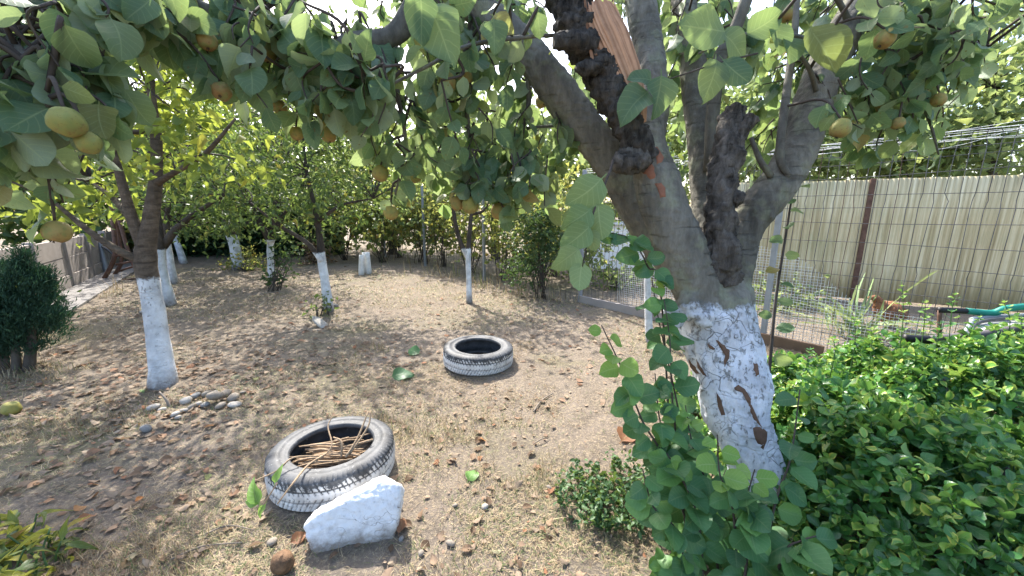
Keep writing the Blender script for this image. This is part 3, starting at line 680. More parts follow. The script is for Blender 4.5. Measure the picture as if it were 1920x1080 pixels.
# grape vines climbing the far run of mesh fence
vl = ['yellowing grape vine on mesh fence just left of the dark bush', 'golden leaved grape vine behind the young forked tree', 'yellow green grape vine left of the young forked tree', 'sparse grape vine around the leaning fence post', 'green grape vine near the white stakes', 'far grape vine behind the white stakes', 'farthest grape vine of the fence row']
for k, s in enumerate((1.1, 2.1, 3.2, 4.3, 5.4, 6.6, 7.9)):
    b = fp(s, .25); bl = [((*fp(s+a, .25+o), z), r) for a, o, z, r in ((0, 0, 1.15, .55), (.45, .1, 1.45, .45), (-.45, 0, 1.35, .45), (.1, .2, .6, .4), (-.4, .3, .75, .4), (.5, .3, .7, .4), (-.2, .4, 1.7, .45))]
    bush('grape_vine', vl[k], 'vine', (*b, 0), bl, 950, .10, 'vine', lo='far', stems=14, group='grape vines on the mesh fence', cr=.15, clump=9)
b = fp(.55, -.28)
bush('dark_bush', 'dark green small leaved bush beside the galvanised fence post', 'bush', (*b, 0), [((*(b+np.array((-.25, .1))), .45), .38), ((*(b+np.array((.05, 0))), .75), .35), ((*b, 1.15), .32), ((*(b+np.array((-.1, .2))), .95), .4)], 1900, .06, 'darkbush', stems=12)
b = G(540, 545); 
bush('sucker_bush', 'leafy sucker shoots at the foot of the half hidden fruit tree', 'bush', G(515, 545), [(P(517, 520, 7.5), .2), (P(520, 490, 7.5), .22), (P(545, 480, 7.5), .15)], 190, .075, 'darkbush', stems=16)
bush('sucker_bush', 'few leafy shoots beside the slim mid garden fruit tree', 'bush', G(606, 590), [(P(605, 560, 5.4), .14), (P(600, 580, 5.4), .1)], 60, .06, 'orchard', stems=8)
for k, (u, d, lb) in enumerate(((600, 12.5, 'leafy green bush at the far fence corner left of the white stakes'), (720, 12.6, 'pale green bush behind the white stakes'), (800, 12.2, 'yellowish bush in the vine row behind a white post'), (650, 13.6, 'tall dim green bush in the far garden corner'))):
    c0 = P(u, 520, d); c0[2] = 0
    bush('green_shrub', lb, 'bush', c0, [(c0+np.array((0, 0, .7)), .6), (c0+np.array((.5, 0, 1.2)), .6), (c0+np.array((-.5, .1, 1.3)), .6), (c0+np.array((.1, .2, 1.9)), .7)], 550, .12, 'backtree' if k % 2 == 0 else 'vine', stems=14, cr=.2, clump=10, group='bushes at the far end')
for k, (u, d, lb) in enumerate(((1150, 7.4, 'weedy shrub beyond the mesh in front of the white shed'), (1090, 8.6, 'loose light green bush behind the galvanised post'), (1040, 9.4, 'tall light green bush behind the dark bush'), (1240, 7.6, 'green weeds beyond the mesh right of the slim whitewashed tree'), (1470, 5.6, 'low weeds at the foot of the cream fence'))):
    c0 = P(u, 540, d); c0[2] = 0; hh = (.35, 1.3, 1.6, .35, .25)[k]
    bush('green_shrub', lb, 'bush', c0, [(c0+np.array((0, 0, hh*.35)), hh*.35+.1), (c0+np.array((.3, .1, hh*.7)), hh*.3+.1), (c0+np.array((-.3, 0, hh)), hh*.3+.1)], (350, 1000, 1300, 300, 250)[k], .08, 'backtree', stems=12, cr=.14, clump=9, group='bushes beyond the mesh fence')
bush('weed_clump', 'dry pale weeds around the thick leaning fruit tree', 'weeds', G(462, 508), [(P(465, 480, 10.7), .32), (P(430, 490, 10.7), .25), (P(490, 495, 10.6), .25)], 420, .07, 'vine', stems=14)
bush('weed_clump', 'rusty brown dead shrub near the far corner behind the mid tree', 'weeds', G(590, 492), [(P(590, 478, 12), .4)], 350, .08, 'litter', stems=14)
bush('green_shrub', 'yellow green low shrub at left edge by the concrete fence', 'bush', G(-10, 640), [(P(5, 560, 4.6), .3), (P(-20, 600, 4.5), .35), (P(25, 530, 4.8), .22)], 520, .08, 'cherry', stems=10)

# ---- conifer
tb = G(48, 688); 
cf2 = thing('conifer_shrub', 'dense dark green conifer shrub on bare stems at left', 'shrub', tb)
for (u, v, ut, vt, r) in ((52, 690, 60, 600, .034), (30, 692, 20, 600, .026), (10, 690, -10, 590, .026)):
    b = G(u, v); d = depth(b); rnd_trunk(cf2, 'stem', [b-np.array((0, 0, .04)), P((u+ut)/2+3, (v+vt)/2, d), P(ut, vt, d)], [r*1.2, r*.9, r*.6], M['bark_plain'], 9, 5, .12, 14)
blobs = [(P(u, v, 3.4+dd), r) for u, v, r, dd in ((38, 478, .035, 0), (40, 498, .06, 0), (42, 520, .09, 0), (72, 512, .04, 0), (76, 535, .08, 0), (14, 505, .05, .1), (14, 528, .09, .1), (45, 552, .15, 0), (90, 560, .08, 0), (8, 560, .15, 0), (98, 588, .09, -.05), (52, 590, .20, 0), (18, 600, .22, 0), (88, 615, .12, 0), (45, 632, .17, 0), (0, 640, .18, 0), (-30, 600, .25, 0), (-35, 540, .16, .1))]
blobs = blobs[:7]*3+blobs[7:]
pos, cen = crown_points(blobs, 30000, 60, .035); Yc = nrm((pos-np.array((*P(30, 640, 3.4),)))*np.array((1, 1, .6))+np.array((0, 0, .45))+rng.normal(0, .12, pos.shape)); Nn = rdir(len(pos))
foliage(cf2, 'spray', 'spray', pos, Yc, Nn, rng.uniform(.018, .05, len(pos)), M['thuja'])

# ================================================================= BIG QUINCE TREE
qb = G(1448, 1010)
qt = thing('quince_tree', 'big old quince tree with peeling whitewashed trunk and broken limb at right', 'tree', qb)
BP = {}   # limb polylines
def L(*pts): return [np.array(P(u, v, d)) for u, v, d in pts]
BP['trunk'] = ([qb+np.array((.03, .05, -.10))]+L((1435, 960, 1.55), (1412, 870, 1.58), (1386, 780, 1.62), (1364, 700, 1.66), (1348, 630, 1.69), (1332, 565, 1.70), (1318, 510, 1.70)), [.165, .118, .112, .135, .158, .172, .168, .12])
BP['a'] = (L((1325, 590, 1.66), (1298, 520, 1.62), (1272, 450, 1.60), (1243, 380, 1.59), (1220, 300, 1.60), (1205, 230, 1.63), (1205, 170, 1.72)), [.105, .108, .106, .10, .086, .078, .06])
BP['c'] = (L((1215, 270, 1.66), (1226, 190, 1.74), (1216, 90, 1.80), (1198, -10, 1.85), (1180, -120, 1.9), (1150, -300, 2.0)), [.07, .072, .075, .073, .065, .05])
BP['b'] = (L((1312, 560, 1.86), (1252, 480, 1.92), (1200, 400, 1.93), (1146, 305, 1.90), (1070, 205, 1.86), (985, 95, 1.84), (890, 10, 1.8), (800, -90, 1.75), (650, -230, 1.75)), [.085, .092, .096, .095, .094, .09, .082, .07, .05])
BP['e'] = (L((1345, 470, 1.86), (1326, 380, 1.95), (1318, 290, 2.0), (1306, 180, 2.05), (1290, 60, 2.1), (1275, -80, 2.15), (1270, -260, 2.2)), [.10, .08, .075, .075, .07, .06, .04])
BP['g'] = (L((1372, 570, 1.68), (1384, 500, 1.70), (1398, 430, 1.70), (1432, 378, 1.69), (1478, 318, 1.70), (1515, 220, 1.73), (1556, 110, 1.76), (1618, 0, 1.8), (1670, -100, 1.85), (1750, -260, 1.9)), [.055, .066, .076, .090, .086, .086, .083, .08, .07, .05])
BP['g2'] = (L((1360, 700, 1.68), (1372, 620, 1.69), (1378, 540, 1.70)), [.06, .085, .075])
BP['root'] = (L((1440, 930, 1.56), (1470, 985, 1.50))+[G(1545, 1035)+np.array((0, 0, -.03))], [.08, .075, .035])
mb = MB()
for k, (p, r) in BP.items(): mb.add(*tube(p, [x*.90 for x in r], 18, 7))
for (u, v, d, r) in ((1292, 572, 1.56, .05), (1318, 590, 1.55, .045), (1170, 300, 1.55, .035), (1440, 400, 1.64, .03), (1455, 345, 1.63, .035), (1265, 590, 1.6, .05), (1340, 555, 1.62, .06), (1400, 850, 1.55, .06)):
    c = P(u, v, d); mb.add(*tube([c-np.array((0, .02, r)), c, c+np.array((0, 0, r))], [r*.5, r, r*.5], 10, 4))
tmp = bpy.data.objects.new('tmp', mb.mesh('tmp')); COL.objects.link(tmp)
md = tmp.modifiers.new('r', 'REMESH'); md.mode = 'VOXEL'; md.voxel_size = .0085
md2 = tmp.modifiers.new('s', 'SMOOTH'); md2.factor = .5; md2.iterations = 9
bpy.context.view_layer.update()
tm = bpy.data.meshes.new_from_object(tmp.evaluated_get(bpy.context.evaluated_depsgraph_get()))
bpy.data.objects.remove(tmp)
nv = len(tm.vertices); co = np.empty(nv*3, np.float32); tm.vertices.foreach_get('co', co); co = co.reshape(-1, 3).astype(float)
no = np.empty(nv*3, np.float32); tm.vertices.foreach_get('normal', no); no = no.reshape(-1, 3)
str_ = co*np.array((1, 1, .28))
lowf = np.clip((1.15-co[:, 2])/.5, .25, 1)
wr = vnoise(co*np.array((.6, .6, 3.2)), 16, 27); disp = .004*np.abs(wr)*(co[:, 2] > .85)+.016*vnoise(co, 7, 21)*lowf+.011*vnoise(str_, 17, 22)*lowf+.004*vnoise(str_, 45, 23)+.0035*vnoise(co, 80, 24)
pl_ = vnoise(str_, 24, 25); disp += np.where(pl_ > .25, .006, 0)*lowf*(co[:, 2] < .95)     # plates of bark standing proud
co = co+no*disp[:, None]
tm.vertices.foreach_set('co', co.astype(np.float32).ravel()); tm.polygons.foreach_set('use_smooth', [True]*len(tm.polygons)); tm.update(); tm.name = 'trunk'
tm.materials.clear(); link('trunk', tm, M['bark_quince'], qt)
LIMB = {k: v for k, v in BP.items() if k not in ('trunk', 'g2', 'root')}
def qlimb(name, pts, r, mat='limb_quince', seg=10, bump=.06):
    LIMB[name] = (pts, r); link('limb', MB().add(*tube(pts, r, seg, 6, bump, 10)).mesh('limb'), M[mat], qt)
qlimb('d', L((890, 10, 1.8), (840, -30, 1.68), (785, 5, 1.6), (738, 66, 1.58), (672, 80, 1.56), (600, 98, 1.54), (520, 85, 1.5), (430, 40, 1.46), (330, 0, 1.42), (220, -30, 1.36), (130, -4, 1.3), (40, 22, 1.25), (-80, 50, 1.2)), [.05, .05, .045, .043, .04, .036, .03, .03, .03, .034, .036, .034, .03], bump=.1)
qlimb('h1', L((1478, 330, 1.62), (1462, 290, 1.60), (1474, 180, 1.6), (1490, 60, 1.62), (1497, -60, 1.64)), [.014, .016, .015, .013, .01])
qlimb('h2', L((1330, 320, 1.9), (1345, 130, 1.8), (1372, 70, 1.75), (1402, -10, 1.7), (1430, -120, 1.7)), [.03, .03, .028, .026, .02])
qlimb('h3', L((1445, 330, 1.63), (1425, 300, 1.6), (1408, 258, 1.58)), [.014, .012, .008])
qlimb('h4', L((1530, 170, 1.66), (1518, 130, 1.6), (1490, 90, 1.56)), [.011, .009, .006])
qlimb('h5', L((1592, 45, 1.74), (1582, 20, 1.68), (1560, -20, 1.6)), [.016, .012, .01])
qlimb('h6', L((1545, 110, 1.68), (1520, 80, 1.6), (1480, 65, 1.55), (1390, 65, 1.5), (1310, 100, 1.45)), [.010, .009, .008, .006, .004])
qlimb('t1', L((1110, 66, 1.7), (1000, 68, 1.55), (880, 85, 1.42), (800, 125, 1.36), (700, 175, 1.32)), [.008, .008, .007, .006, .004])
qlimb('n1', L((-60, -10, 1.05), (0, 55, .95), (45, 105, .92), (80, 150, .9), (93, 200, .88)), [.013, .012, .011, .010, .007])
qlimb('n2', L((240, -30, 1.25), (215, 10, 1.1), (160, 80, 1.0), (110, 130, .94), (92, 165, .9)), [.014, .012, .010, .009, .008])
qlimb('n3', L((495, 20, 1.5), (530, 70, 1.5), (575, 130, 1.5), (620, 190, 1.52)), [.016, .013, .010, .006])
qlimb('n4', L((205, 60, 1.05), (190, 110, 1.05), (240, 160, 1.1)), [.008, .006, .004])
qlimb('m1', L((985, 95, 1.8), (990, 200, 1.9), (960, 300, 1.95), (940, 380, 2.0)), [.014, .011, .008, .005])
qlimb('m2', L((890, 20, 1.8), (870, 140, 1.85), (880, 260, 1.9), (885, 360, 1.9)), [.016, .012, .009, .005])
qlimb('m3', L((1250, 235, 2.0), (1080, 235, 2.0), (960, 245, 2.0), (850, 285, 2.0)), [.010, .008, .007, .004])
qlimb('m4', L((740, 66, 1.58), (745, 170, 1.65), (760, 270, 1.75), (740, 370, 1.85)), [.014, .011, .008, .005])
qlimb('r1', L((1600, 30, 1.75), (1640, 60, 1.7), (1700, 140, 1.75), (1740, 220, 1.8), (1760, 290, 1.85)), [.016, .013, .010, .007, .004])
qlimb('r2', L((1640, -40, 1.8), (1720, 0, 1.75), (1790, 60, 1.75), (1850, 90, 1.8)), [.018, .014, .010, .005])
qlimb('r3', L((1500, 250, 1.8), (1560, 160, 1.9), (1630, 190, 1.95), (1700, 260, 2.0)), [.012, .01, .008, .004])
# dead, broken parts
rnd_trunk(qt, 'dead_limb', L((1222, 300, 1.52), (1190, 260, 1.515), (1158, 190, 1.52), (1118, 110, 1.54), (1080, 40, 1.56), (1062, -30, 1.58)), [.03, .05, .058, .062, .078, .07], M['dead'], 56, 26, .26, 15, seed=5)
rnd_trunk(qt, 'dead_limb', L((1112, 85, 1.5), (1075, 78, 1.47), (1040, 76, 1.45)), [.04, .026, .022], M['dead'], 30, 14, .3, 20, seed=8)
rnd_trunk(qt, 'dead_limb', L((1362, 530, 1.60), (1352, 470, 1.57), (1352, 380, 1.56), (1362, 290, 1.57), (1378, 205, 1.60)), [.05, .058, .05, .05, .04], M['deadgrey'], 52, 24, .27, 14, seed=6)
rnd_trunk(qt, 'dead_limb', L((1372, 270, 1.56), (1392, 245, 1.55), (1412, 222, 1.54)), [.035, .03, .026], M['deadgrey'], 30, 14, .28, 18, seed=7)
rnd_trunk(qt, 'dead_limb', L((1346, 580, 1.615), (1334, 520, 1.585), (1326, 465, 1.60), (1322, 430, 1.66)), [.02, .045, .045, .03], M['deadgrey'], 44, 18, .3, 14, seed=16)
rnd_trunk(qt, 'knot', L((1200, 300, 1.52), (1172, 303, 1.48), (1152, 308, 1.45)), [.05, .042, .022], M['deadgrey'], 36, 14, .32, 26, seed=9)
rnd_trunk(qt, 'knot', L((1372, 372, 1.55), (1385, 372, 1.53), (1396, 374, 1.52)), [.03, .03, .015], M['deadgrey'], 24, 10, .3, 26, seed=10)
rnd_trunk(qt, 'knot', L((1130, 120, 1.50), (1098, 128, 1.47), (1082, 126, 1.455)), [.035, .026, .016], M['dead'], 24, 10, .3, 26, seed=12)
# torn orange wood: fibres running along the break
c = spline(L((1204, 232, 1.525), (1178, 165, 1.495), (1148, 95, 1.49), (1124, 42, 1.50), (1108, -8, 1.52)), 14)
sg = 120; tt = nrm(np.gradient(c, axis=0)); rad = np.interp(np.linspace(0, 1, len(c)), [0, .1, .35, .6, .8, 1], [.016, .040, .066, .076, .074, .055]); V = []; A = []
fib = .5*rng.random(sg)+.5*np.repeat(rng.random(sg//6), 6); fib2 = .45*rng.random(sg)+.55*np.repeat(rng.random(sg//4), 4); endc = .70+.26*np.convolve(np.tile(rng.random(sg), 3), np.ones(9)/9, 'same')[sg:2*sg]+.07*rng.random(sg)
nt_ = len(c)
for i in range(nt_):
    x = nrm(np.cross(tt[i], (0, -1, 0.))); y = np.cross(x, tt[i])
    for j in range(sg):
        a = 2*math.pi*j/sg; sc_ = min(i/(nt_-1), endc[j]); ci = np.array([np.interp(sc_*(nt_-1), np.arange(nt_), c[:, k]) for k in range(3)])
        rr = rad[i]*(1+.24*(fib[j]-.5)+.12*vnoise(np.array([j*.7, i*.06, 3.])))
        V.append(ci+rr*(math.cos(a)*x+.42*math.sin(a)*y)); A.append(.25+.75*fib2[j] if i < nt_-1 else .9)
F = [(i*sg+j, i*sg+(j+1) % sg, (i+1)*sg+(j+1) % sg, (i+1)*sg+j) for i in range(nt_-1) for j in range(sg)]+[tuple((nt_-1)*sg+j for j in range(sg))]
link('torn_wood', MB().add(V, F, np.array(A)).mesh('torn_wood', False), M['torn'], qt)
for k in range(9):
    u = 1094+k*8+rng.normal(0, 2); v = 40+rng.uniform(-25, 12)+k*2.2; a0 = P(u+8, v+60, 1.475); a1 = P(u+rng.normal(0, 3), v, 1.49); a2 = P(u-2+rng.normal(0, 5), v-rng.uniform(14, 34), 1.49)
    link('splinter', MB().add(*tube([a0, a1, a2], [.008, .007, .0012], 5, 3, .15, 60), float(rng.random())).mesh('splinter', False), M['torn'], qt)
# flaked patches: bare orange wood and brown under-bark lying in the bark
from mathutils.bvhtree import BVHTree
bvh = BVHTree.FromPolygons([tuple(x) for x in co], [tuple(p.vertices) for p in tm.polygons])
def patch(name, poly, mat, lift=.004):
    poly = np.array(poly, float); cen = poly.mean(0); poly = cen+(poly-cen)*1.3*(1+.12*rng.normal(size=(len(poly), 1))); V = []; ring = 4; m = len(poly)
    pts = [cen]+[cen+(p-cen)*k/ring for k in range(1, ring+1) for p in poly]
    for k, (u, v) in enumerate(pts):
        dr = Vector(P(u, v, 1))-Vector((0, 0, CAM_H)); h = bvh.ray_cast(Vector((0, 0, CAM_H)), dr.normalized())
        if h[0] is None: return
        V.append(np.array(h[0]+h[1]*(lift if k <= (ring-1)*m else -.002)))
    F = [(0, 1+j, 1+(j+1) % m) for j in range(m)]+[(1+r*m+j, 1+(r+1)*m+j, 1+(r+1)*m+(j+1) % m, 1+r*m+(j+1) % m) for r in range(ring-1) for j in range(m)]
    link(name, MB().add(V, F).mesh(name), mat, qt)
M['bare'] = plain('bare_orange_wood', (.22, .095, .055), .75, .25, 18, .2); M['underbark'] = plain('brown_underbark', (.12, .07, .045), .8, .3, 20, .3)
patch('bare_patch', [(1186, 306), (1200, 318), (1222, 340), (1224, 325), (1218, 303), (1208, 299), (1196, 307)], M['bare'])
patch('bare_patch', [(1229, 279), (1233, 277), (1243, 295), (1240, 303), (1232, 305)], M['bare'])
patch('bare_patch', [(1228, 345), (1240, 343), (1247, 352), (1246, 366), (1238, 369), (1233, 352)], M['bare'])
for poly in ([(1348, 648), (1358, 648), (1366, 660), (1367, 672), (1362, 680), (1359, 688), (1357, 676), (1360, 668), (1356, 657)],
             [(1326, 644), (1334, 648), (1341, 654), (1337, 656), (1330, 652)],
             [(1376, 726), (1386, 724), (1396, 732), (1404, 745), (1404, 755), (1396, 745), (1390, 733), (1380, 732)],
             [(1402, 755), (1410, 762), (1418, 780), (1424, 795), (1416, 790), (1408, 774)],
             [(1415, 806), (1426, 804), (1436, 812), (1436, 825), (1430, 838), (1422, 830), (1416, 818)],
             [(1345, 742), (1352, 752), (1358, 775), (1352, 778), (1346, 762)],
             [(1292, 676), (1300, 686), (1310, 698), (1304, 698), (1295, 688)],
             [(1308, 678), (1316, 690), (1324, 704), (1318, 702), (1310, 690)],
             [(1412, 680), (1420, 684), (1422, 700), (1417, 708), (1414, 694)]):
    patch('bark_scar', poly, M['underbark'], .0035)

# ---- quince foliage on twigs
LS = np.vstack([spline(p, 6) for p, r in LIMB.values()]); LR = np.concatenate([np.interp(np.linspace(0, 1, len(spline(p, 6))), np.linspace(0, 1, len(r)), r) for p, r in LIMB.values()])
twg = MB(); QP, QY, QN, QS = [], [], [], []
def leaves_on(curve, n, size, droop=.75, lst=None):
    Pq, Yq, Nq, Sq = lst or (QP, QY, QN, QS)
    t = nrm(np.gradient(curve, axis=0)); L_ = len(curve)
    for k in range(n):
        f = (k+rng.random()*.6+.4)/n*(L_-1); i = int(min(f, L_-1)); side = rng.normal(size=3); side -= t[i]*(side@t[i]); side = nrm(side)
        y = nrm(side*.8+t[i]*.35+np.array((0, 0, -droop))+rng.normal(0, .22, 3)); nn = nrm(rng.normal(0, .55, 3)+np.array((0, -.35, .55)))
        p = curve[i]; s = size*rng.uniform(.65, 1.2); Pq.append(p+y*s*.16); Yq.append(y); Nq.append(nn); Sq.append(s)
def hang_twig(tip, ln, nl, size, connect=True, r=.0032, droop=.75):
    tip = np.asarray(tip, float); j = np.argmin(np.linalg.norm((LS-(tip+np.array((0, 0, ln*.8))))*np.array((1, 1, .8)), axis=1)); a = LS[j]
    st = tip+np.array((*rng.normal(0, .07, 2), ln)); st = st+(a-st)*min(.45, .1/max(np.linalg.norm(a-st), .01))
    cv = spline([st, (st+tip)/2+rng.normal(0, .03, 3), tip], 6); twg.add(*tube([cv[0], cv[6], cv[12]], [r*1.3, r, r*.6], 5, 5))
    leaves_on(cv, nl, size, droop)
    if connect:
        m = (a+st)/2+rng.normal(0, .04, 3)+np.array((0, 0, .05)); cc = spline([a, m, st], 6)
        twg.add(*tube([a, m, st], [r*2.1, r*1.8, r*1.3], 5, 5)); leaves_on(cc[4:], max(1, int(nl*.35)), size, droop)
#            u0   v0   u1   v1   d0   d1  twigs leaf
regions = [(-40, 200, 60, 400, .85, 1.05, 10, .095), (40, 90, 200, 260, .88, 1.1, 11, .095), (50, 320, 130, 405, 1.02, 1.15, 5, .09), (-30, 40, 160, 160, .95, 1.3, 11, .095), (150, 160, 225, 270, .95, 1.15, 3, .095),
           (160, 10, 330, 70, 1.05, 1.5, 14, .098), (300, 20, 470, 120, 1.15, 1.6, 19, .096), (440, 50, 600, 205, 1.2, 1.7, 21, .094), (580, 80, 700, 225, 1.25, 1.8, 18, .092), (640, 150, 740, 290, 1.3, 1.8, 11, .09),
           (690, 250, 770, 390, 1.6, 2.0, 8, .09), (0, -40, 700, 40, 1.5, 2.1, 30, .09), (800, 60, 960, 200, 1.5, 2.1, 20, .09), (790, 170, 900, 320, 1.6, 2.2, 17, .09), (850, 250, 1060, 390, 1.7, 2.3, 34, .09), (960, 120, 1130, 300, 1.9, 2.5, 20, .09),
           (820, 330, 990, 400, 1.75, 2.1, 14, .09), (700, -30, 1040, 60, 1.7, 2.4, 24, .09), (1100, 0, 1300, 240, 2.0, 2.7, 26, .09), (1280, 40, 1480, 330, 1.95, 2.6, 34, .09), (1380, 0, 1560, 160, 1.95, 2.5, 26, .09), (1240, 30, 1420, 120, 1.9, 2.3, 10, .095),
           (1600, 60, 1710, 230, 1.65, 2.2, 22, .09), (1660, 20, 1790, 180, 1.5, 2.1, 26, .09), (1600, 180, 1780, 290, 1.7, 2.2, 22, .09), (1740, 60, 1850, 150, 1.7, 2.1, 9, .09), (1580, 180, 1650, 255, 1.6, 1.95, 7, .09), (1860, -20, 1930, 30, 1.0, 1.3, 3, .08)]
for (u0, v0, u1, v1, da, db, n, sz) in regions:
    for _ in range(n):
        ln = rng.uniform(.1, .24)
        hang_twig(P(rng.uniform(u0, u1), rng.uniform(v0, v1), rng.uniform(da, db)), ln, int(rng.integers(4, 9)), sz, connect=u1 < 1040 or rng.random() < .25)
for nm in ('n1', 'n2', 't1', 'n3', 'm1', 'm2', 'm4', 'r1', 'r2'):
    leaves_on(spline(LIMB[nm][0], 6), 9, .085)
# loose pale spray and dark shoot left of the trunk
spr = []
def hand_leaf(lst, u, v, d, u2, v2, d2, n=(0, -1, .25), wob=.15):
    a, b = P(u, v, d), P(u2, v2, d2); lst[0].append(a); lst[1].append(b-a); lst[2].append(np.array(n)+rng.normal(0, wob, 3)); lst[3].append(np.linalg.norm(b-a))
PL = ([], [], [], [])
for a in ((1128, 335, 1.27, 1072, 388, 1.25), (1108, 392, 1.27, 1062, 432, 1.25), (1106, 424, 1.26, 1060, 466, 1.24), (1085, 466, 1.26, 1043, 510, 1.25), (1092, 492, 1.26, 1083, 546, 1.25), (1122, 380, 1.27, 1128, 450, 1.29), (1104, 430, 1.28, 1116, 470, 1.3), (1090, 395, 1.3, 1058, 415, 1.3)): hand_leaf(PL, *a)
twg.add(*tube(L((1150, 300, 1.45), (1140, 330, 1.32), (1112, 400, 1.27), (1104, 440, 1.26), (1092, 500, 1.26)), [.005, .004, .003, .002], 5, 5))
single_leaves('leaf', 'quince_hi', np.array(PL[0]), basis(np.array(PL[1]), np.array(PL[2])), np.array(PL[3]), M['pale'], qt)
FL = ([], [], [], [])
for a in ((1222, 152, 1.4, 1178, 142, 1.38), (1240, 142, 1.38, 1244, 216, 1.37), (1214, 172, 1.39, 1160, 220, 1.37), (1342, 112, 1.42, 1340, 176, 1.40), (1356, 112, 1.43, 1400, 160, 1.42), (1400, 65, 1.5, 1470, 22, 1.45), (1360, 60, 1.45, 1282, 48, 1.40), (1350, 66, 1.45, 1420, 92, 1.45), (1520, 52, 1.5, 1572, 128, 1.46), (1455, 45, 1.5, 1460, 105, 1.5), (1482, 70, 1.52, 1478, 120, 1.5), (800, 10, 1.25, 846, 82, 1.2), (790, -10, 1.2, 786, 60, 1.18), (925, 30, 1.4, 960, 50, 1.38), (925, 36, 1.38, 935, 92, 1.37)): hand_leaf(FL, *a)
single_leaves('leaf', 'quince_hi', np.array(FL[0]), basis(np.array(FL[1]), np.array(FL[2])), np.array(FL[3]), M['quince'], qt)
twg.add(*tube(L((1420, 100, 1.5), (1340, 120, 1.42), (1280, 140, 1.4), (1222, 158, 1.4)), [.004, .003, .002], 5, 5))
# fruit
FR = [(125, 228, 76, .85, 'largest russet yellow quince in the pair hanging near the left edge'), (166, 267, 55, .9, 'smaller quince tucked beneath the largest one at left'), (107, 434, 56, 1.05, 'lone green yellow quince hanging lowest at left over the conifer'),
      (388, 76, 40, 1.25, 'upper left quince beside a big pale leaf near the top'), (443, 83, 32, 1.4, 'small green quince just right of the one by the big pale leaf'), (500, 98, 38, 1.45, 'russet quince under the dark overhead limb'), (416, 171, 40, 1.3, 'yellow quince with a curled leaf on top, above the cherry branch'),
      (524, 200, 30, 1.55, 'brownish quince in leaves between the overhead limb and the orchard'), (556, 250, 27, 1.55, 'orange brown quince at the lower edge of the middle canopy'), (616, 252, 30, 1.55, 'round quince at lower edge of canopy left of the sky gap'),
      (838, 153, 32, 1.65, 'brownish quince beside the sky gap left of the dark limb'), (873, 146, 26, 1.75, 'small quince half behind a leaf just right of the brownish one'), (1015, 190, 23, 2.3, 'small bright yellow quince close to the dark leaning limb'),
      (714, 325, 30, 1.75, 'green yellow quince hanging below the sky gap'), (778, 331, 23, 2.1, 'small russet quince right of the one below the sky gap'), (733, 398, 27, 1.85, 'lowest quince hanging alone among leaves over the white stakes'),
      (882, 384, 31, 1.85, 'orange yellow quince hanging right over the young forked tree'), (858, 381, 27, 1.9, 'greener quince touching the orange one over the young forked tree'), (935, 396, 29, 1.95, 'round orange quince just right of the young forked tree'),
      (1660, 72, 44, 1.35, 'bright yellow quince with brown base right of the big grey limb'), (1576, 240, 42, 1.4, 'yellow quince hanging beside the grey limb above the mesh fence'), (1760, 187, 32, 1.7, 'yellow orange quince half behind pale leaves at far right'), (1684, 231, 28, 1.7, 'small quince hidden in sunlit leaves above the wire fence'),
      (50, 50, 42, 1.15, 'dull brown quince below the dark limb in the top left corner'), (1475, 28, 28, 1.75, 'pale quince behind the thin upright shoot at the top'), (915, 102, 22, 2.1, 'tiny quince behind leaves beside the dark limb')]
def fruit_mesh(seed):
    r = np.random.default_rng(seed); nr, na = 14, 20; V = []; neck = r.uniform(.15, .4)
    for i in range(nr+1):
        t = i/nr; ph = math.pi*t; rad = .5*math.sin(ph)**.85*(1-neck*max(0, t-.45)*1.2); z = -.5*math.cos(ph)*1.08
        z += .05*math.exp(-(t/.1)**2)*1.6-.06*math.exp(-((1-t)/.1)**2)
        for j in range(na):
            a = 2*math.pi*j/na; k = 1+.05*math.sin(5*a+seed)*math.sin(ph)+.03*math.sin(2*a+seed*2)
            V.append((rad*k*math.cos(a), rad*k*math.sin(a), z))
    F = [(i*na+j, i*na+(j+1) % na, (i+1)*na+(j+1) % na, (i+1)*na+j) for i in range(nr) for j in range(na)]
    b = bmesh.new(); [b.verts.new(v) for v in V]; b.verts.ensure_lookup_table(); [b.faces.new([b.verts[k] for k in f]) for f in F]
    bmesh.ops.remove_doubles(b, verts=b.verts, dist=.002); me = bpy.data.meshes.new('quince'); b.to_mesh(me); b.free()
    me.polygons.foreach_set('use_smooth', [True]*len(me.polygons)); return me
FMESH = [fruit_mesh(k) for k in range(5)]
cal = MB()
for k in range(5):
    a = k*2*math.pi/5; ca_, sa_ = math.cos(a), math.sin(a)
    cal.add([(ca_*.05-sa_*.035, sa_*.05+ca_*.035, -.47), (ca_*.05+sa_*.035, sa_*.05-ca_*.035, -.47), (ca_*.1, sa_*.1, -.58), (ca_*.03, sa_*.03, -.53)], [(0, 1, 2), (0, 2, 3), (1, 3, 2)])
CAL = cal.mesh('calyx')
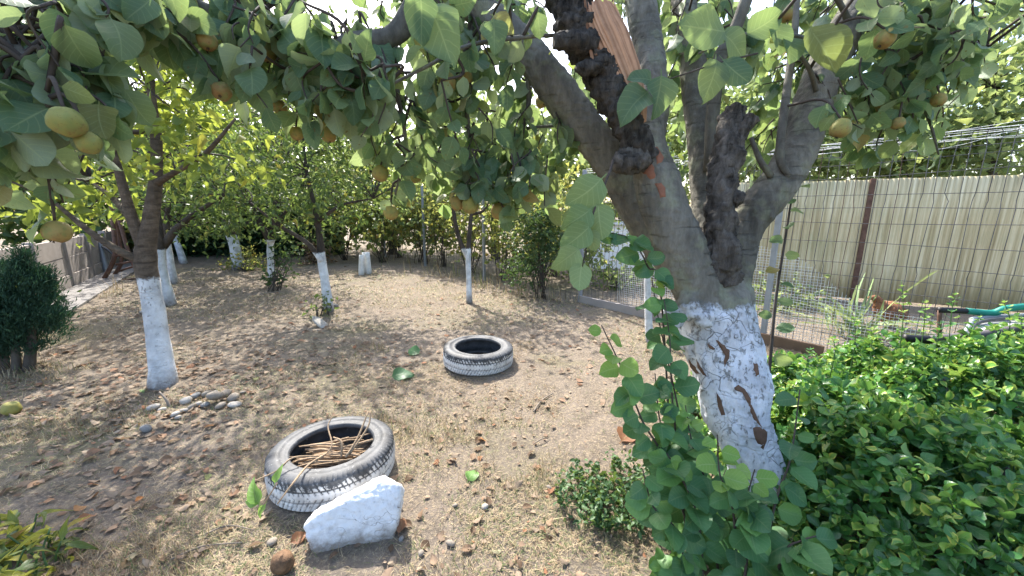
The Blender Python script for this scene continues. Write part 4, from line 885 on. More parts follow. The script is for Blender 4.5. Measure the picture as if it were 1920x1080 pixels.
for k, (u, v, px, d, lab) in enumerate(FR):
    c = P(u, v, d); D = px*d/FPX*edge(u)**.8
    o = bpy.data.objects.new('quince', FMESH[k % 5]); COL.objects.link(o)
    if not FMESH[k % 5].materials: FMESH[k % 5].materials.append(M['quince_fruit'])
    tilt = (1.0, .5, .25) if k == 0 else ((.5, 1.0, 0) if k == 1 else (rng.normal(0, .3), rng.normal(0, .3), rng.uniform(0, 6)))
    o.location = c; o.scale = (D, D, D); o.rotation_euler = tilt; meta(o, lab, 'quince', 'quinces hanging in the big tree')
    e = bpy.data.objects.new('calyx', CAL); COL.objects.link(e); e.parent = o
    if not CAL.materials: CAL.materials.append(M['twig'])
    top = c+np.array((0, 0, D*.48)); j = np.argmin(np.linalg.norm(LS-(top+np.array((0, 0, .12))), axis=1)); a = LS[j]; mid = top+(a-top)*.35+np.array((0, 0, .05))
    twg.add(*tube([a, mid, top-np.array((0, 0, D*.05))], [.006, .005, .0035], 6, 6)); leaves_on(spline([a, mid, top], 6)[7:], 4, .082)
# overhead canopy out of view: twigs all round above
n = 250
for _ in range(n):
    p = np.array((rng.uniform(-1.9, 2.8), rng.uniform(.2, 3.4), 0)); zmin = CAM_H+max(p[1], .5)*math.tan(R(29))
    if zmin < 2.05: zmin = 2.05
    p[2] = rng.uniform(zmin, max(zmin+.5, 3.4)); 
    if vnoise(p[None], .9, 77)[0] < -.12: continue
    hang_twig(p, rng.uniform(.15, .3), 7, .09, connect=rng.random() < .4)
link('twigs', twg.mesh('twigs'), M['twig'], qt)
QP, QY, QN, QS = (np.array(a) for a in (QP, QY, QN, QS))
tu, tv, td = proj(QP+QY*(QS*.55)[:, None]); keep = td > .80           # no leaf touches the lens; fruit hang clear of most leaves
for u, v, px, d, lab in FR: keep &= ~((np.hypot(tu-u, tv-v) < px*(.72 if px > 35 else .55)) & (td < d+.02) & (td > .3))
QP, QY, QN, QS = QP[keep], QY[keep], QN[keep], QS[keep]
foliage(qt, 'quince_hi', 'quince', QP, QY, QN, QS, M['quince'], 277)

# ---- sucker shoots round the trunk foot
SK = [  # (label, stem, n leaves, size, lime tip)
 ('tall sucker shoot leaning left over dry grass with bright lime tip leaves', [(1330, 1010, 1.35), (1255, 880, 1.37), (1205, 790, 1.38), (1170, 700, 1.38), (1128, 610, 1.38)], 23, .078, 6),
 ('upright sucker shoot hugging left edge of whitewashed quince trunk', [(1300, 1000, 1.42), (1272, 860, 1.42), (1260, 740, 1.42), (1256, 640, 1.43), (1245, 560, 1.44)], 18, .078, 0),
 ('sucker shoot with lime young leaves in front of the whitewash', [(1400, 1060, 1.22), (1375, 960, 1.22), (1350, 890, 1.22), (1345, 815, 1.22)], 13, .075, 6),
 ('sucker shoot rising right of the whitewashed trunk foot', [(1432, 1060, 1.25), (1452, 950, 1.28), (1482, 860, 1.32), (1500, 730, 1.36)], 13, .075, 0),
 ('low sucker shoot with broad grey green leaves before the root', [(1440, 1075, 1.2), (1470, 1040, 1.18), (1500, 1015, 1.17), (1530, 1005, 1.17)], 9, .105, 0)]
def sucker(label, stem, n, size, lime, name='sucker_shoot', r0=.005, mat='sucker', key='round', group='sucker shoots around the quince trunk', n_ind=None):
    b = P(*stem[0]); b[2] = max(0, min(b[2], .0)) if False else b[2]
    base = np.array((b[0], b[1], 0.0)); pts = [base-np.array((0, 0, .02))]+[P(*s) for s in stem[1:]]
    root = thing(name, label, 'shoot', base, group); link('stem', MB().add(*tube(pts, [r0, r0*.7, r0*.4], 6, 6)).mesh('stem'), M['twig'], root)
    cv = spline(pts, 8); t = nrm(np.gradient(cv, axis=0)); Q = ([], [], [], [])
    for k in range(n):
        f = (.12+.88*(k+.5)/n)*(len(cv)-1); i = int(f); ph = k*2.4+rng.normal(0, .4); sd_ = np.array((math.cos(ph), -abs(math.sin(ph))*.7, .0))
        y = nrm(sd_+t[i]*.15+np.array((0, 0, -.25))+rng.normal(0, .15, 3)); Q[0].append(cv[i]+y*.01); Q[1].append(y); Q[2].append(np.array((0, -.55, .65))+rng.normal(0, .25, 3)); Q[3].append(size*rng.uniform(.75, 1.15)*(.75 if k > n-4 else 1))
    Q = [np.array(x) for x in Q]; B = basis(Q[1], Q[2]); k = n-lime
    single_leaves('leaf', key+'_hi', Q[0][:k], B[:k], Q[3][:k], M[mat], root)
    if lime: single_leaves('leaf', key+'_hi', Q[0][k:], B[k:], Q[3][k:]*.9, M['lime'], root)
    return root
SK += [('dense leafy sucker shoot against the trunk just below the fork', [(1330, 1000, 1.45), (1290, 860, 1.46), (1262, 720, 1.48), (1235, 600, 1.5), (1222, 520, 1.5)], 22, .085, 2),
 ('broad leaved sucker shoot left of the whitewash at mid height', [(1310, 1020, 1.36), (1280, 900, 1.38), (1240, 800, 1.4), (1228, 700, 1.42)], 17, .08, 0),
 ('arching sucker shoot crossing the lower left trunk edge', [(1360, 1030, 1.32), (1330, 930, 1.34), (1300, 840, 1.38), (1285, 760, 1.42)], 16, .08, 3),
 ('short sucker shoot with big leaves left of the lime tipped one', [(1330, 1060, 1.25), (1310, 980, 1.27), (1275, 890, 1.3), (1250, 850, 1.32)], 20, .082, 2),
 ('low sucker shoot leaning out left over the herb patch', [(1310, 1060, 1.25), (1270, 1000, 1.27), (1225, 950, 1.3), (1205, 880, 1.33)], 20, .078, 0),
 ('sucker shoot with round leaves covering the trunk foot', [(1400, 1075, 1.18), (1405, 1000, 1.2), (1400, 940, 1.22), (1415, 880, 1.25)], 18, .085, 3)]
for a in SK: sucker(*a)
sucker('slender dark sapling right of the quince trunk before the wire mesh', [(1443, 800, 1.75), (1443, 690, 1.75), (1455, 560, 1.76), (1472, 450, 1.77), (1488, 350, 1.78), (1500, 290, 1.78)], 17, .07, 0, 'quince_sapling', .008, 'quince', 'quince', None)
sucker('dark leafy shoot springing from the trunk left side below the leaning limb', [(1290, 700, 1.55), (1240, 560, 1.55), (1215, 500, 1.52), (1185, 450, 1.5), (1140, 435, 1.48)], 16, .085, 0, 'sucker_shoot', .005, 'sucker', 'quince')
lowlab = 'low leafy sucker shoot in the thicket at the quince trunk foot'
for k in range(44):
    u = rng.uniform(1215, 1520); v = rng.uniform(930, 1095); g = G(u, v); d = proj(g)[2]; h = rng.uniform(.12, .34)*(1.25 if u < 1330 else .75)
    tp = g+np.array((rng.normal(-.02, .05), rng.normal(-.02, .04), h)); md_ = (g+tp)/2+rng.normal(0, .015, 3)
    def back(p): a, b, c = proj(p); return (float(a), float(b), depth(p))
    sucker(lowlab, [back(g), back(md_), back(tp)], int(rng.integers(6, 10)), rng.uniform(.065, .088), 1 if rng.random() < .12 else 0, r0=.0035)

# ---- euonymus hedge
eb = np.array((2.1, 1.5, 0.0)); eu = thing('euonymus_shrub', 'glossy green variegated euonymus shrub filling the lower right', 'shrub', eb)
def eh(x, y):   # height of the mound
    e = np.minimum(np.clip((x-(.94+.08*np.sin(y*4)+np.clip(1.25-y, 0, 1)*.1))/.28, 0, 1), np.clip((2.52-y+.12*(x-2))/.35, 0, 1)); e = e*np.clip((y-.05)/.2, 0, 1)
    p = np.stack([x, y, np.zeros_like(x)], -1)
    return e**.6*np.clip(.62+.4*y, .6, 1)*(.48+.06*np.clip(x-1.5, 0, 2)+.11*vnoise(p, 2.8, 31)+.075*vnoise(p, 9, 32))
ns_ = 10500; x = rng.uniform(.94, 4.6, ns_*2); y = rng.uniform(.1, 2.65, ns_*2); h = eh(x, y); ok = (h > .06) & (rng.random(ns_*2) < np.clip(1.9/np.hypot(x, y), .3, 1)); x, y, h = x[ok], y[ok], h[ok]
q_ = ([], [], [], [], []); stm = MB()
gx_ = (eh(x+.05, y)-eh(x-.05, y))/.1; gy_ = (eh(x, y+.05)-eh(x, y-.05))/.1
for i in range(len(x)):
    nn = nrm(np.array((-gx_[i]*.8, -gy_[i]*.8, 1.0))+rng.normal(0, .55, 3)); deep = rng.random()**1.6*.30; tip = np.array((x[i], y[i], h[i]))-np.array((0, 0, deep))
    npair = int(rng.integers(2, 4)); ph = rng.uniform(0, 3.14); a = nrm(np.cross(nn, (1, .2, .1))); b = np.cross(nn, a); s0 = rng.choice([.034, .046, .058, .068])*rng.uniform(.85, 1.15)*min(1, .55+.3*y[i]); lime = rng.random()
    if deep < .05 and i % 3 == 0: stm.add(*tube([tip-nn*.12, tip], [.0022, .0015], 4, 1, cap=False))
    for k in range(npair):
        for sgn in (0, math.pi):
            an = ph+k*1.57+sgn; o_ = a*math.cos(an)+b*math.sin(an); up = .75-.28*k
            q_[0].append(tip-nn*k*.018); q_[1].append(o_+nn*up); q_[2].append(nn-o_*up); q_[3].append(s0*(.7+.18*k)); q_[4].append((lime > .86 and deep < .09 and k < 2))
Q = [np.array(a) for a in q_]; li = Q[4].astype(bool)
sc_top = np.clip(1-(eh(Q[0][:, 0], Q[0][:, 1])-Q[0][:, 2])/.06, .05, 1)
foliage(eu, 'eu_hi', 'eu', Q[0][~li], Q[1][~li], Q[2][~li], Q[3][~li], M['euonymus'], 240, sc_top[~li])
foliage(eu, 'eu_hi', 'eu', Q[0][li], Q[1][li], Q[2][li], Q[3][li], M['eulime'], 60, rest='young_foliage')
for _ in range(60):
    xx, yy = rng.uniform(1.3, 3.8), rng.uniform(.5, 2.3); link('branch', MB().add(*tube([(xx*.8+.4, yy*.8+.3, -.02), (xx, yy, .2), (xx+rng.normal(0, .05), yy+rng.normal(0, .05), float(eh(np.array([xx]), np.array([yy]))[0])-.05)], [.006, .004], 5, 3)).mesh('branch'), M['twig'], eu)
link('stems', stm.mesh('stems'), M['herb'], eu)['kind'] = 'stuff'
slab = 'upright pale green euonymus sprig standing above the shrub before the mesh'
for k, (u, v0, v1, d) in enumerate(((1690, 690, 525, 2.15), (1600, 690, 590, 2.2), (1735, 660, 560, 2.2), (1792, 660, 545, 2.3), (1640, 690, 610, 2.1), (1840, 660, 590, 2.2), (1560, 700, 630, 2.1), (1765, 690, 600, 2.0), (1880, 670, 560, 2.1), (1520, 720, 650, 2.0), (1915, 690, 590, 2.0))):
    b = P(u-6, v0, d); t_ = P(u, v1, d); root = thing('euonymus_sprig', ['tallest pale sprig above the shrub left of the green handle', 'sprig rising left of the brown hen', 'forked looking sprig under the green handle end', 'thin sprig crossing the green padded handle', 'short sprig just left of the tallest sprig', 'sprig before the white board of the folded frame', 'short sprig near the crumpled dry leaf', 'lower sprig below the black cap of the grey handle', 'tall thin sprig near right picture edge', 'sprig closest to the quince sapling', 'sprig cut by the right picture edge'][k], 'sprig', b, 'upright sprigs above the euonymus shrub')
    cv = spline([b-np.array((0, 0, .15)), (b+t_)/2+rng.normal(0, .012, 3), t_], 6); link('stem', MB().add(*tube([cv[0], cv[6], cv[12]], [.003, .0022, .0012], 5, 5)).mesh('stem'), M['herb'], root)
    Qs = ([], [], [], [])
    for j in range(7):
        for sgn in (0, math.pi):
            an = j*1.57+sgn+.4; i = min(12, 5+j); o_ = np.array((math.cos(an), math.sin(an), .5)); Qs[0].append(cv[i]); Qs[1].append(o_); Qs[2].append(np.array((-.4*math.cos(an), -.4*math.sin(an), 1))); Qs[3].append(.042*(1.1-.08*j))
    Qs = [np.array(a) for a in Qs]; single_leaves('leaf', 'eu_hi', Qs[0], basis(Qs[1], Qs[2]), Qs[3], M['eulime'] if k % 2 == 0 else M['euonymus'], root)

# ---- herb patch, peony
hb = G(1150, 960); herb = thing('herb_patch', 'low dark green small leaved herb patch left of the sucker thicket', 'plant', hb)
pp = []
for _ in range(150):
    u, v = rng.uniform(1040, 1260), rng.uniform(880, 1000)
    if ((u-1160)/115)**2+((v-940)/62)**2 > 1: continue
    g = G(u, v); hgt = rng.uniform(.04, .13); lean = rng.normal(0, .03, 2)
    for k in range(11): f = (k+1)/11; pp.append((g[0]+lean[0]*f+rng.normal(0, .012), g[1]+lean[1]*f+rng.normal(0, .012), hgt*f))
pp = np.array(pp); Y, Nn = leaf_dirs(len(pp), -.2, 1.2); foliage(herb, 'eu_hi', 'eu', pp, Y, Nn, rng.uniform(.018, .032, len(pp)), M['herb'], 150)
pb_ = G(40, 1075); peo = thing('peony_plant', 'fading peony with yellow green and brown lobed leaves at lower left corner', 'plant', pb_)
Q = ([], [], [], []); mbp = MB()
for k in range(22):
    g = G(rng.uniform(-50, 130), rng.uniform(1010, 1110)); h = rng.uniform(.05, .13); tp = g+np.array((*rng.normal(0, .05, 2), h)); mbp.add(*tube([g, (g+tp)/2+rng.normal(0, .01, 3), tp], [.004, .003], 5, 4))
    for j in range(8):
        an = rng.uniform(0, 6.28); Q[0].append(tp-np.array((0, 0, .02*j))); Q[1].append((math.cos(an)+.3, math.sin(an)+.1, rng.uniform(-.1, .7))); Q[2].append((rng.normal(0, .3), rng.normal(0, .3), 1)); Q[3].append(rng.uniform(.05, .095))
foliage(peo, 'lance_hi', 'lance_hi', Q[0], Q[1], Q[2], Q[3], M['peony'], 120); link('stem', mbp.mesh('stem'), M['herb'], peo)

# ================================================================= OBJECTS ON THE GROUND
def tire(label, loc, rot, OD=.61):
    k = OD/.614
    pr = [(.195, .03), (.20, .012), (.228, .003), (.262, .0)]
    pr += [(.290+.0, .006), (.298, .016)]
    pr += [(.302+.005*math.sin(math.pi*t), .02+.16*t) for t in np.linspace(0, 1, 21)]
    pr += [(.298, .184), (.290, .193), (.262, .2), (.245, .2015), (.242, .198), (.228, .197), (.214, .1935), (.209, .1965), (.200, .190), (.195, .172), (.205, .162), (.25, .174), (.283, .16), (.29, .1), (.283, .04), (.25, .026), (.205, .038)]
    pr = np.array(pr)*np.array((k, .80)); na = 468; a = np.linspace(0, 2*math.pi, na, endpoint=False); npf = len(pr)
    Rr = np.repeat(pr[:, 0][None], na, 0); Zr = np.repeat(pr[:, 1][None], na, 0); A = np.repeat(a[:, None], npf, 1)
    idx = np.arange(npf)[None]; tread = ((idx >= 3) & (idx <= 28)).astype(float)*np.ones_like(Rr); tz = (Zr-.08)/.072
    ph = (A*78/(2*math.pi)+1.6*np.abs(tz)+.15*np.sin(A*9)) % 1.0
    lug = ((ph < .22) & (np.abs(tz) > .12) & (idx >= 4) & (idx <= 28)); ring = (np.abs(np.abs(tz)-.36) < .05) & (idx >= 6) & (idx <= 26)
    gr = (lug | ring).astype(float); Rr = Rr-gr*.005+.0015*vnoise(np.stack([np.cos(A)*3, np.sin(A)*3, Zr*20], -1), 4, 8)
    V = np.stack([Rr*np.cos(A), Rr*np.sin(A), Zr], -1).reshape(-1, 3)
    F = np.array([(i*npf+j, ((i+1) % na)*npf+j, ((i+1) % na)*npf+(j+1) % npf, i*npf+(j+1) % npf) for i in range(na) for j in range(npf)])
    me = arr_mesh('tire', V, F, None, {'groove': gr.ravel(), 'tread': tread.ravel()})
    o = link('tire', me, M['tire']); o.location = loc; o.rotation_euler = rot; return meta(o, label, 'tire', 'half white painted tires lying on the ground')
t1c = np.array((-.893, 1.715, -.006)); t2c = np.array((-.292, 3.13, -.006))
tire('half white painted tire filled with dry sticks behind the white rock', t1c, (R(-1.0), R(1.0), .4), .585)
tire('empty half white painted tire lying alone in mid lawn', t2c, (R(1), R(-1), 2.1), .60)
# soil inside the stick-filled tire, sticks
sl = MB(); a = np.linspace(0, 2*math.pi, 40, endpoint=False); rr_ = [0, .07, .14, .2, .24]
sv_ = [(t1c[0]+r*math.cos(x), t1c[1]+r*math.sin(x), .05+.012*math.sin(x*3+r*30)-.02*(r/.24)) for r in rr_ for x in a]
sl.add(sv_, [(i*40+j, i*40+(j+1) % 40, (i+1)*40+(j+1) % 40, (i+1)*40+j) for i in range(4) for j in range(40)])
o = link('tire_soil', sl.mesh('tire_soil'), M['ground']); o['kind'] = 'structure'
glab = 'thin dry brown stick in the heap inside the nearer tire'
def stick(pts, r, label, mat='dry', group='dry sticks in the nearer tire', cat='stick'):
    me = MB().add(*tube(pts, [r, r*.9, r*.6], 6, 5, .12, 30, seed=int(rng.integers(99)))).mesh('stick'); return meta(link('stick', me, M[mat]), label, cat, group)
for k in range(34):
    an = rng.uniform(-.5, .5)+(math.pi if rng.random() < .5 else 0)+.35; c = t1c+np.array((rng.normal(-.02, .06), rng.normal(-.03, .05), .065+.0022*k)); ln = rng.uniform(.07, .15)
    v = np.array((math.cos(an), math.sin(an)*.6, rng.normal(0, .12)))*ln; stick([c-v, c+rng.normal(0, .007, 3)+np.array((0, 0, .006)), c+v], rng.uniform(.0035, .0065), glab)
for (pts, r, lb) in (([(600, 862, 1.86), (622, 836, 1.90), (615, 800, 1.98), (624, 780, 2.02)], .004, 'bent stick poking up at the back of the nearer tire'),
                     ([(648, 858, 1.86), (672, 818, 1.94), (690, 772, 2.02)], .006, 'long pale stick leaning out at the right rear of the nearer tire'),
                     ([(655, 852, 1.88), (690, 800, 1.97), (694, 770, 2.02)], .005, 'forked top stick leaning on the right rim of the nearer tire'),
                     ([(612, 850, 1.84), (578, 872, 1.74), (550, 905, 1.60), (520, 945, 1.55)], .0045, 'long stick arching over the front rim of the nearer tire'),
                     ([(605, 855, 1.86), (550, 858, 1.76), (520, 882, 1.70), (470, 905, 1.66)], .004, 'stick sticking out at left over the rim of nearer tire'),
                     ([(640, 858, 1.88), (640, 828, 1.92), (625, 820, 1.94)], .006, 'hooked thick stick standing in the nearer tire')):
    stick([P(*p) for p in pts], r, lb)
lf = thing('leafy_twig', 'green leafy twig hanging at the left side of the nearer tire', 'twig', G(500, 975)); link('stem', MB().add(*tube(L((520, 905, 1.5), (498, 940, 1.47), (480, 965, 1.46)), [.003, .002], 5, 4)).mesh('stem'), M['dry'], lf)
Q = ([], [], [], [])
for a in ((515, 905, 1.5, 520, 880, 1.5), (485, 945, 1.46, 462, 905, 1.46), (484, 945, 1.46, 455, 945, 1.45), (498, 945, 1.47, 484, 972, 1.45)): hand_leaf(Q, *a, n=(.3, -.6, .8))
single_leaves('leaf', 'cherry_hi', np.array(Q[0]), basis(np.array(Q[1]), np.array(Q[2])), np.array(Q[3]), M['lime'], lf)
# white rock
b = bmesh.new()
for p in (G(592, 1046, -.03), G(735, 1015, -.03), P(566, 986, 1.50), P(578, 1012, 1.49), P(590, 958, 1.55), P(600, 962, 1.51), P(700, 898, 1.62), P(722, 898, 1.60), P(748, 908, 1.59), P(750, 920, 1.58), P(744, 975, 1.57), P(640, 930, 1.58), P(655, 925, 1.63)):
    b.verts.new(p)
for p in (G(600, 985, -.03), G(745, 965, -.03), P(720, 893, 1.68), P(760, 920, 1.66), P(610, 950, 1.62)): b.verts.new(p)
bmesh.ops.convex_hull(b, input=b.verts); bmesh.ops.triangulate(b, faces=b.faces)
me = bpy.data.meshes.new('rock0'); b.to_mesh(me); b.free(); tmp = bpy.data.objects.new('tmp', me); COL.objects.link(tmp)
md = tmp.modifiers.new('r', 'REMESH'); md.mode = 'VOXEL'; md.voxel_size = .006; md2 = tmp.modifiers.new('s', 'SMOOTH'); md2.iterations = 6; md2.factor = .5
bpy.context.view_layer.update(); rm = bpy.data.meshes.new_from_object(tmp.evaluated_get(bpy.context.evaluated_depsgraph_get())); bpy.data.objects.remove(tmp)
nv = len(rm.vertices); rc = np.empty(nv*3, np.float32); rm.vertices.foreach_get('co', rc); rc = rc.reshape(-1, 3).astype(float); rn = np.empty(nv*3, np.float32); rm.vertices.foreach_get('normal', rn); rn = rn.reshape(-1, 3)
rc = rc+rn*(.007*vnoise(rc, 11, 41)+.003*np.abs(vnoise(rc, 24, 42))+.003*vnoise(rc, 60, 43)+.002*vnoise(rc, 130, 44))[:, None]
rm.vertices.foreach_set('co', rc.astype(np.float32).ravel()); rm.polygons.foreach_set('use_smooth', [True]*len(rm.polygons)); rm.update(); rm.materials.clear()
meta(link('white_rock', rm, M['white_rock']), 'big angular white limewashed rock leaning in front of nearer tire', 'rock')
# stones
def stone_mesh(seed, flat=.6):
    b = bmesh.new(); bmesh.ops.create_icosphere(b, subdivisions=2, radius=.5); r = np.random.default_rng(seed); s = (1, r.uniform(.6, .9), flat*r.uniform(.75, 1.1))
    for v in b.verts:
        k = 1+.14*float(vnoise(np.array(v.co)[None], 2.2, seed)[0]); v.co = Vector((v.co.x*s[0]*k, v.co.y*s[1]*k, v.co.z*s[2]*k))
    me = bpy.data.meshes.new('pebble'); b.to_mesh(me); b.free(); me.polygons.foreach_set('use_smooth', [True]*len(me.polygons)); return me
SM = [stone_mesh(k) for k in range(6)]; PM = [plain('pebble_tan', (.24, .205, .165), .85, .25, 9, .15), plain('pebble_grey', (.20, .195, .185), .85, .25, 9, .15), plain('pebble_pale', (.36, .33, .29), .85, .2, 9, .15)]
def stone(u, v, px, label, group=None, mat=0, lift=.25, name='pebble', sq=1.0, cat='stone'):
    g = G(u, v); d = proj(g)[2]; s = px*d/FPX; me = SM[int(rng.integers(6))].copy(); me.materials.append(PM[mat])
    o = link(name, me); o.location = (g[0], g[1], float(gz(g[0], g[1]))+s*lift); o.scale = (s, s, s*sq); o.rotation_euler = (rng.normal(0, .2), rng.normal(0, .2), rng.uniform(0, 6)); return meta(o, label, cat, group)
gp = 'smooth pebbles in the small heap'; pl_lab = 'smooth pebble in the small heap right of the cherry trunk'
stone(407, 758, 32, 'largest tan pebble on top of the small heap', gp, 0, .45); stone(441, 765, 24, 'pale flat lichen spotted pebble at right front of the heap', gp, 2, .2, sq=.7)
for (u, v, px, m) in ((438, 752, 24, 0), (388, 747, 20, 0), (368, 750, 20, 1), (415, 768, 22, 0), (350, 760, 22, 2), (372, 765, 15, 2), (360, 770, 16, 0), (386, 766, 17, 1), (425, 745, 26, 0), (456, 740, 12, 0), (330, 784, 17, 2), (402, 746, 18, 1), (346, 776, 14, 2)): stone(u, v, px, pl_lab, gp, m)
g2 = 'loose pebbles beyond the heap'
for (u, v, px, m, lb) in ((290, 774, 24, 2, 'white rounded pebble left of the broken stub'), (276, 813, 22, 1, 'grey oval pebble lying alone below the heap'), (306, 776, 14, 2, 'small pale pebble between the white one and the stub'), (335, 788, 12, 2, 'tiny pale pebble in front of the stub'), (909, 950, 14, 2, 'small round pale pebble in the near lawn'), (853, 948, 12, 0, 'tiny tan pebble left of the round pale one'), (845, 1016, 20, 0, 'knobbly tan stone in the near grass'), (1030, 918, 14, 0, 'small tan stone near the herb patch'), (790, 1035, 14, 0, 'little tan stone right of the rock'), (510, 1018, 20, 0, 'brown rounded stone left of the white rock'), (752, 1007, 13, 1, 'small bluish pebble at right foot of the rock'), (270, 588, 14, 2, 'small pale stone behind the cherry trunk')): stone(u, v, px, lb, g2, m)
o = stone(603, 609, 42, 'flat whitish stone slab at the foot of slim mid garden tree', None, 2, .12, 'stone_slab', .35)
stone(628, 578, 16, 'dark rounded stone beside the slim mid garden tree', None, 1, .3, 'stone')
for (u, v, px, lb) in ((532, 1068, 40, 'brown rotting fallen quince left of the rock at bottom'), (24, 776, 27, 'yellowish fallen quince lying at the left edge')):
    g = G(u, v); d = proj(g)[2]; s = px*d/FPX; me = FMESH[2].copy(); me.materials.clear(); me.materials.append(M['quince_fruit'] if u < 100 else M['rotten']); o = link('fallen_quince', me); o.location = (*g[:2], s*.4); o.scale = (s, s, s); o.rotation_euler = (1.4, .3, 1); meta(o, lb, 'quince', 'fallen quinces')
stick([G(322, 770)-np.array((0, 0, .01)), P(312, 750, 2.63), P(299, 735, 2.65)], .009, 'short broken brown stub standing among the pebbles', 'drygrey', None, 'stub')
for pts, r, lb in (([(1000, 775), (1015, 755), (1038, 738)], .006, 'curved dark twig lying in the middle of the lawn'), ([(320, 1050), (380, 1026), (455, 1022)], .004, 'long pale bent twig near the bottom left'), ([(385, 1005), (430, 990), (478, 998)], .003, 'thin pale twig left of the rock'), ([(1000, 838), (1030, 825)], .0035, 'short reddish twig on the near lawn')):
    pts3 = [np.array((*G(*p)[:2], float(gz(*G(*p)[:2]))+.012)) for p in pts]
    stick(pts3 if len(pts3) > 2 else [pts3[0], (pts3[0]+pts3[1])/2+np.array((0, 0, .01)), pts3[1]], r, lb, 'drygrey', 'twigs lying on the lawn', 'twig')

# ---- fallen leaves
nl = 19000; y = np.exp(rng.uniform(math.log(.75), math.log(9.5), nl)); x = rng.uniform(-1.5, 1.05, nl)*y*1.0+rng.normal(0, .1, nl)
pden = .16+.3*(vnoise(np.stack([x, y, 0*x], -1), 1.3, 51) > .15)+1.5*np.exp(-((x+2.5)/1.2)**2-((y-2.6)/1.2)**2)+.3*np.exp(-((y-4.2)/1.5)**2)
ok = (rng.random(nl) < pden*.75*np.clip(y/3.2, .10, 1)) & (x < xf(y)-.1) & ~((x > 1.0) & (y < 2.5)) & (np.hypot(x-t1c[0], y-t1c[1]) > .31) & (np.hypot(x-t2c[0], y-t2c[1]) > .31)
x, y = x[ok], y[ok]; n = len(x); pos = np.stack([x, y, gz(x, y)+.006+.006*rng.random(n)], -1); an = rng.uniform(0, 6.28, n)
Y = np.stack([np.cos(an), np.sin(an), rng.normal(.05, .14, n)], -1); Nn = nrm(np.stack([rng.normal(0, .2, n), rng.normal(0, .2, n), np.where(rng.random(n) < .5, 1, -1)], -1)); sc = (.014+.05*rng.random(n)**1.8)*np.clip(.8+.08*y, .8, 1.2)*(1+.15*np.exp(-((x+2.5)/1.2)**2-((y-2.5)/1.2)**2))
B = basis(Y, Nn); u, v, d = proj(pos); s = np.where((u > 0) & (u < 1920) & (v < 1078) & (v > 0), sc/d, 0); idx = np.argsort(-s); pick = np.zeros(n, bool); pick[idx[:300]] = True
before = set(bpy.data.objects)
single_leaves('fallen_leaf', 'litter_hi', pos[pick], B[pick], sc[pick], M['litter'], None)
for o in set(bpy.data.objects)-before:
    px_, py_ = o.matrix_world.translation.x, o.matrix_world.translation.y
    zone = 'under the cherry tree and conifer' if px_ < -1.9 else 'around the nearer tire and rock' if (py_ < 2.3 and px_ < -.3) else 'on the near lawn left of the quince trunk' if py_ < 2.6 else 'around the empty tire and mid lawn'
    meta(o, 'dry brown fallen leaf lying '+zone, 'leaf', 'fallen leaves '+zone)
lo_ = joined_leaves('leaf_litter', 'litter', pos[~pick], B[~pick], sc[~pick], M['crumbs'])
meta(lo_, 'scattered smaller dry leaves over the lawn', 'leaf litter', None, 'stuff')
def special_leaf(key, mat, u, v, px, lb, an, nz=(.2, -.5, .8)):
    g = G(u, v); d = proj(g)[2]; before = set(bpy.data.objects); g[2] = float(gz(g[0], g[1]))+.015
    single_leaves('fallen_leaf', key, g[None], basis(np.array([(math.cos(an), math.sin(an), .15)]), np.array([nz])), np.array([px*d/FPX]), M[mat], None)
    for o in set(bpy.data.objects)-before: meta(o, lb, 'leaf')
special_leaf('quince_hi', 'sucker', 878, 905, 32, 'single green leaf on the dry grass right of nearer tire', 1.2); special_leaf('quince_hi', 'sucker', 735, 708, 40, 'green leaf lying on lawn left of the empty tire', .3)
special_leaf('quince_hi', 'sucker', 785, 664, 30, 'dull green leaf on lawn just behind left of empty tire', 2.6)
M['orange'] = leafmat('orange_leaf', [(0, (.30, .145, .07)), (1, (.24, .11, .06))], (.30, .2, .13), .3, (.6, .25, .06), .6, .3)
special_leaf('litter_hi', 'orange', 1165, 830, 62, 'big curled orange brown leaf at edge of the herb patch', .9, (-.3, -.7, .5)); special_leaf('litter_hi', 'orange', 545, 1022, 36, 'narrow orange leaf beside the rock', .8); special_leaf('litter_hi', 'litter', 748, 1000, 36, 'round brown leaf leaning on the right of the rock', 1.6, (0, -1, .3))
special_leaf('litter_hi', 'litter', 1585, 690, 60, 'crumpled pale dry leaf caught at the mesh foot behind the shrub', 1.2, (-.3, -.9, .3)); special_leaf('litter_hi', 'orange', 145, 985, 26, 'bright orange leaf beside the fading peony', .5)

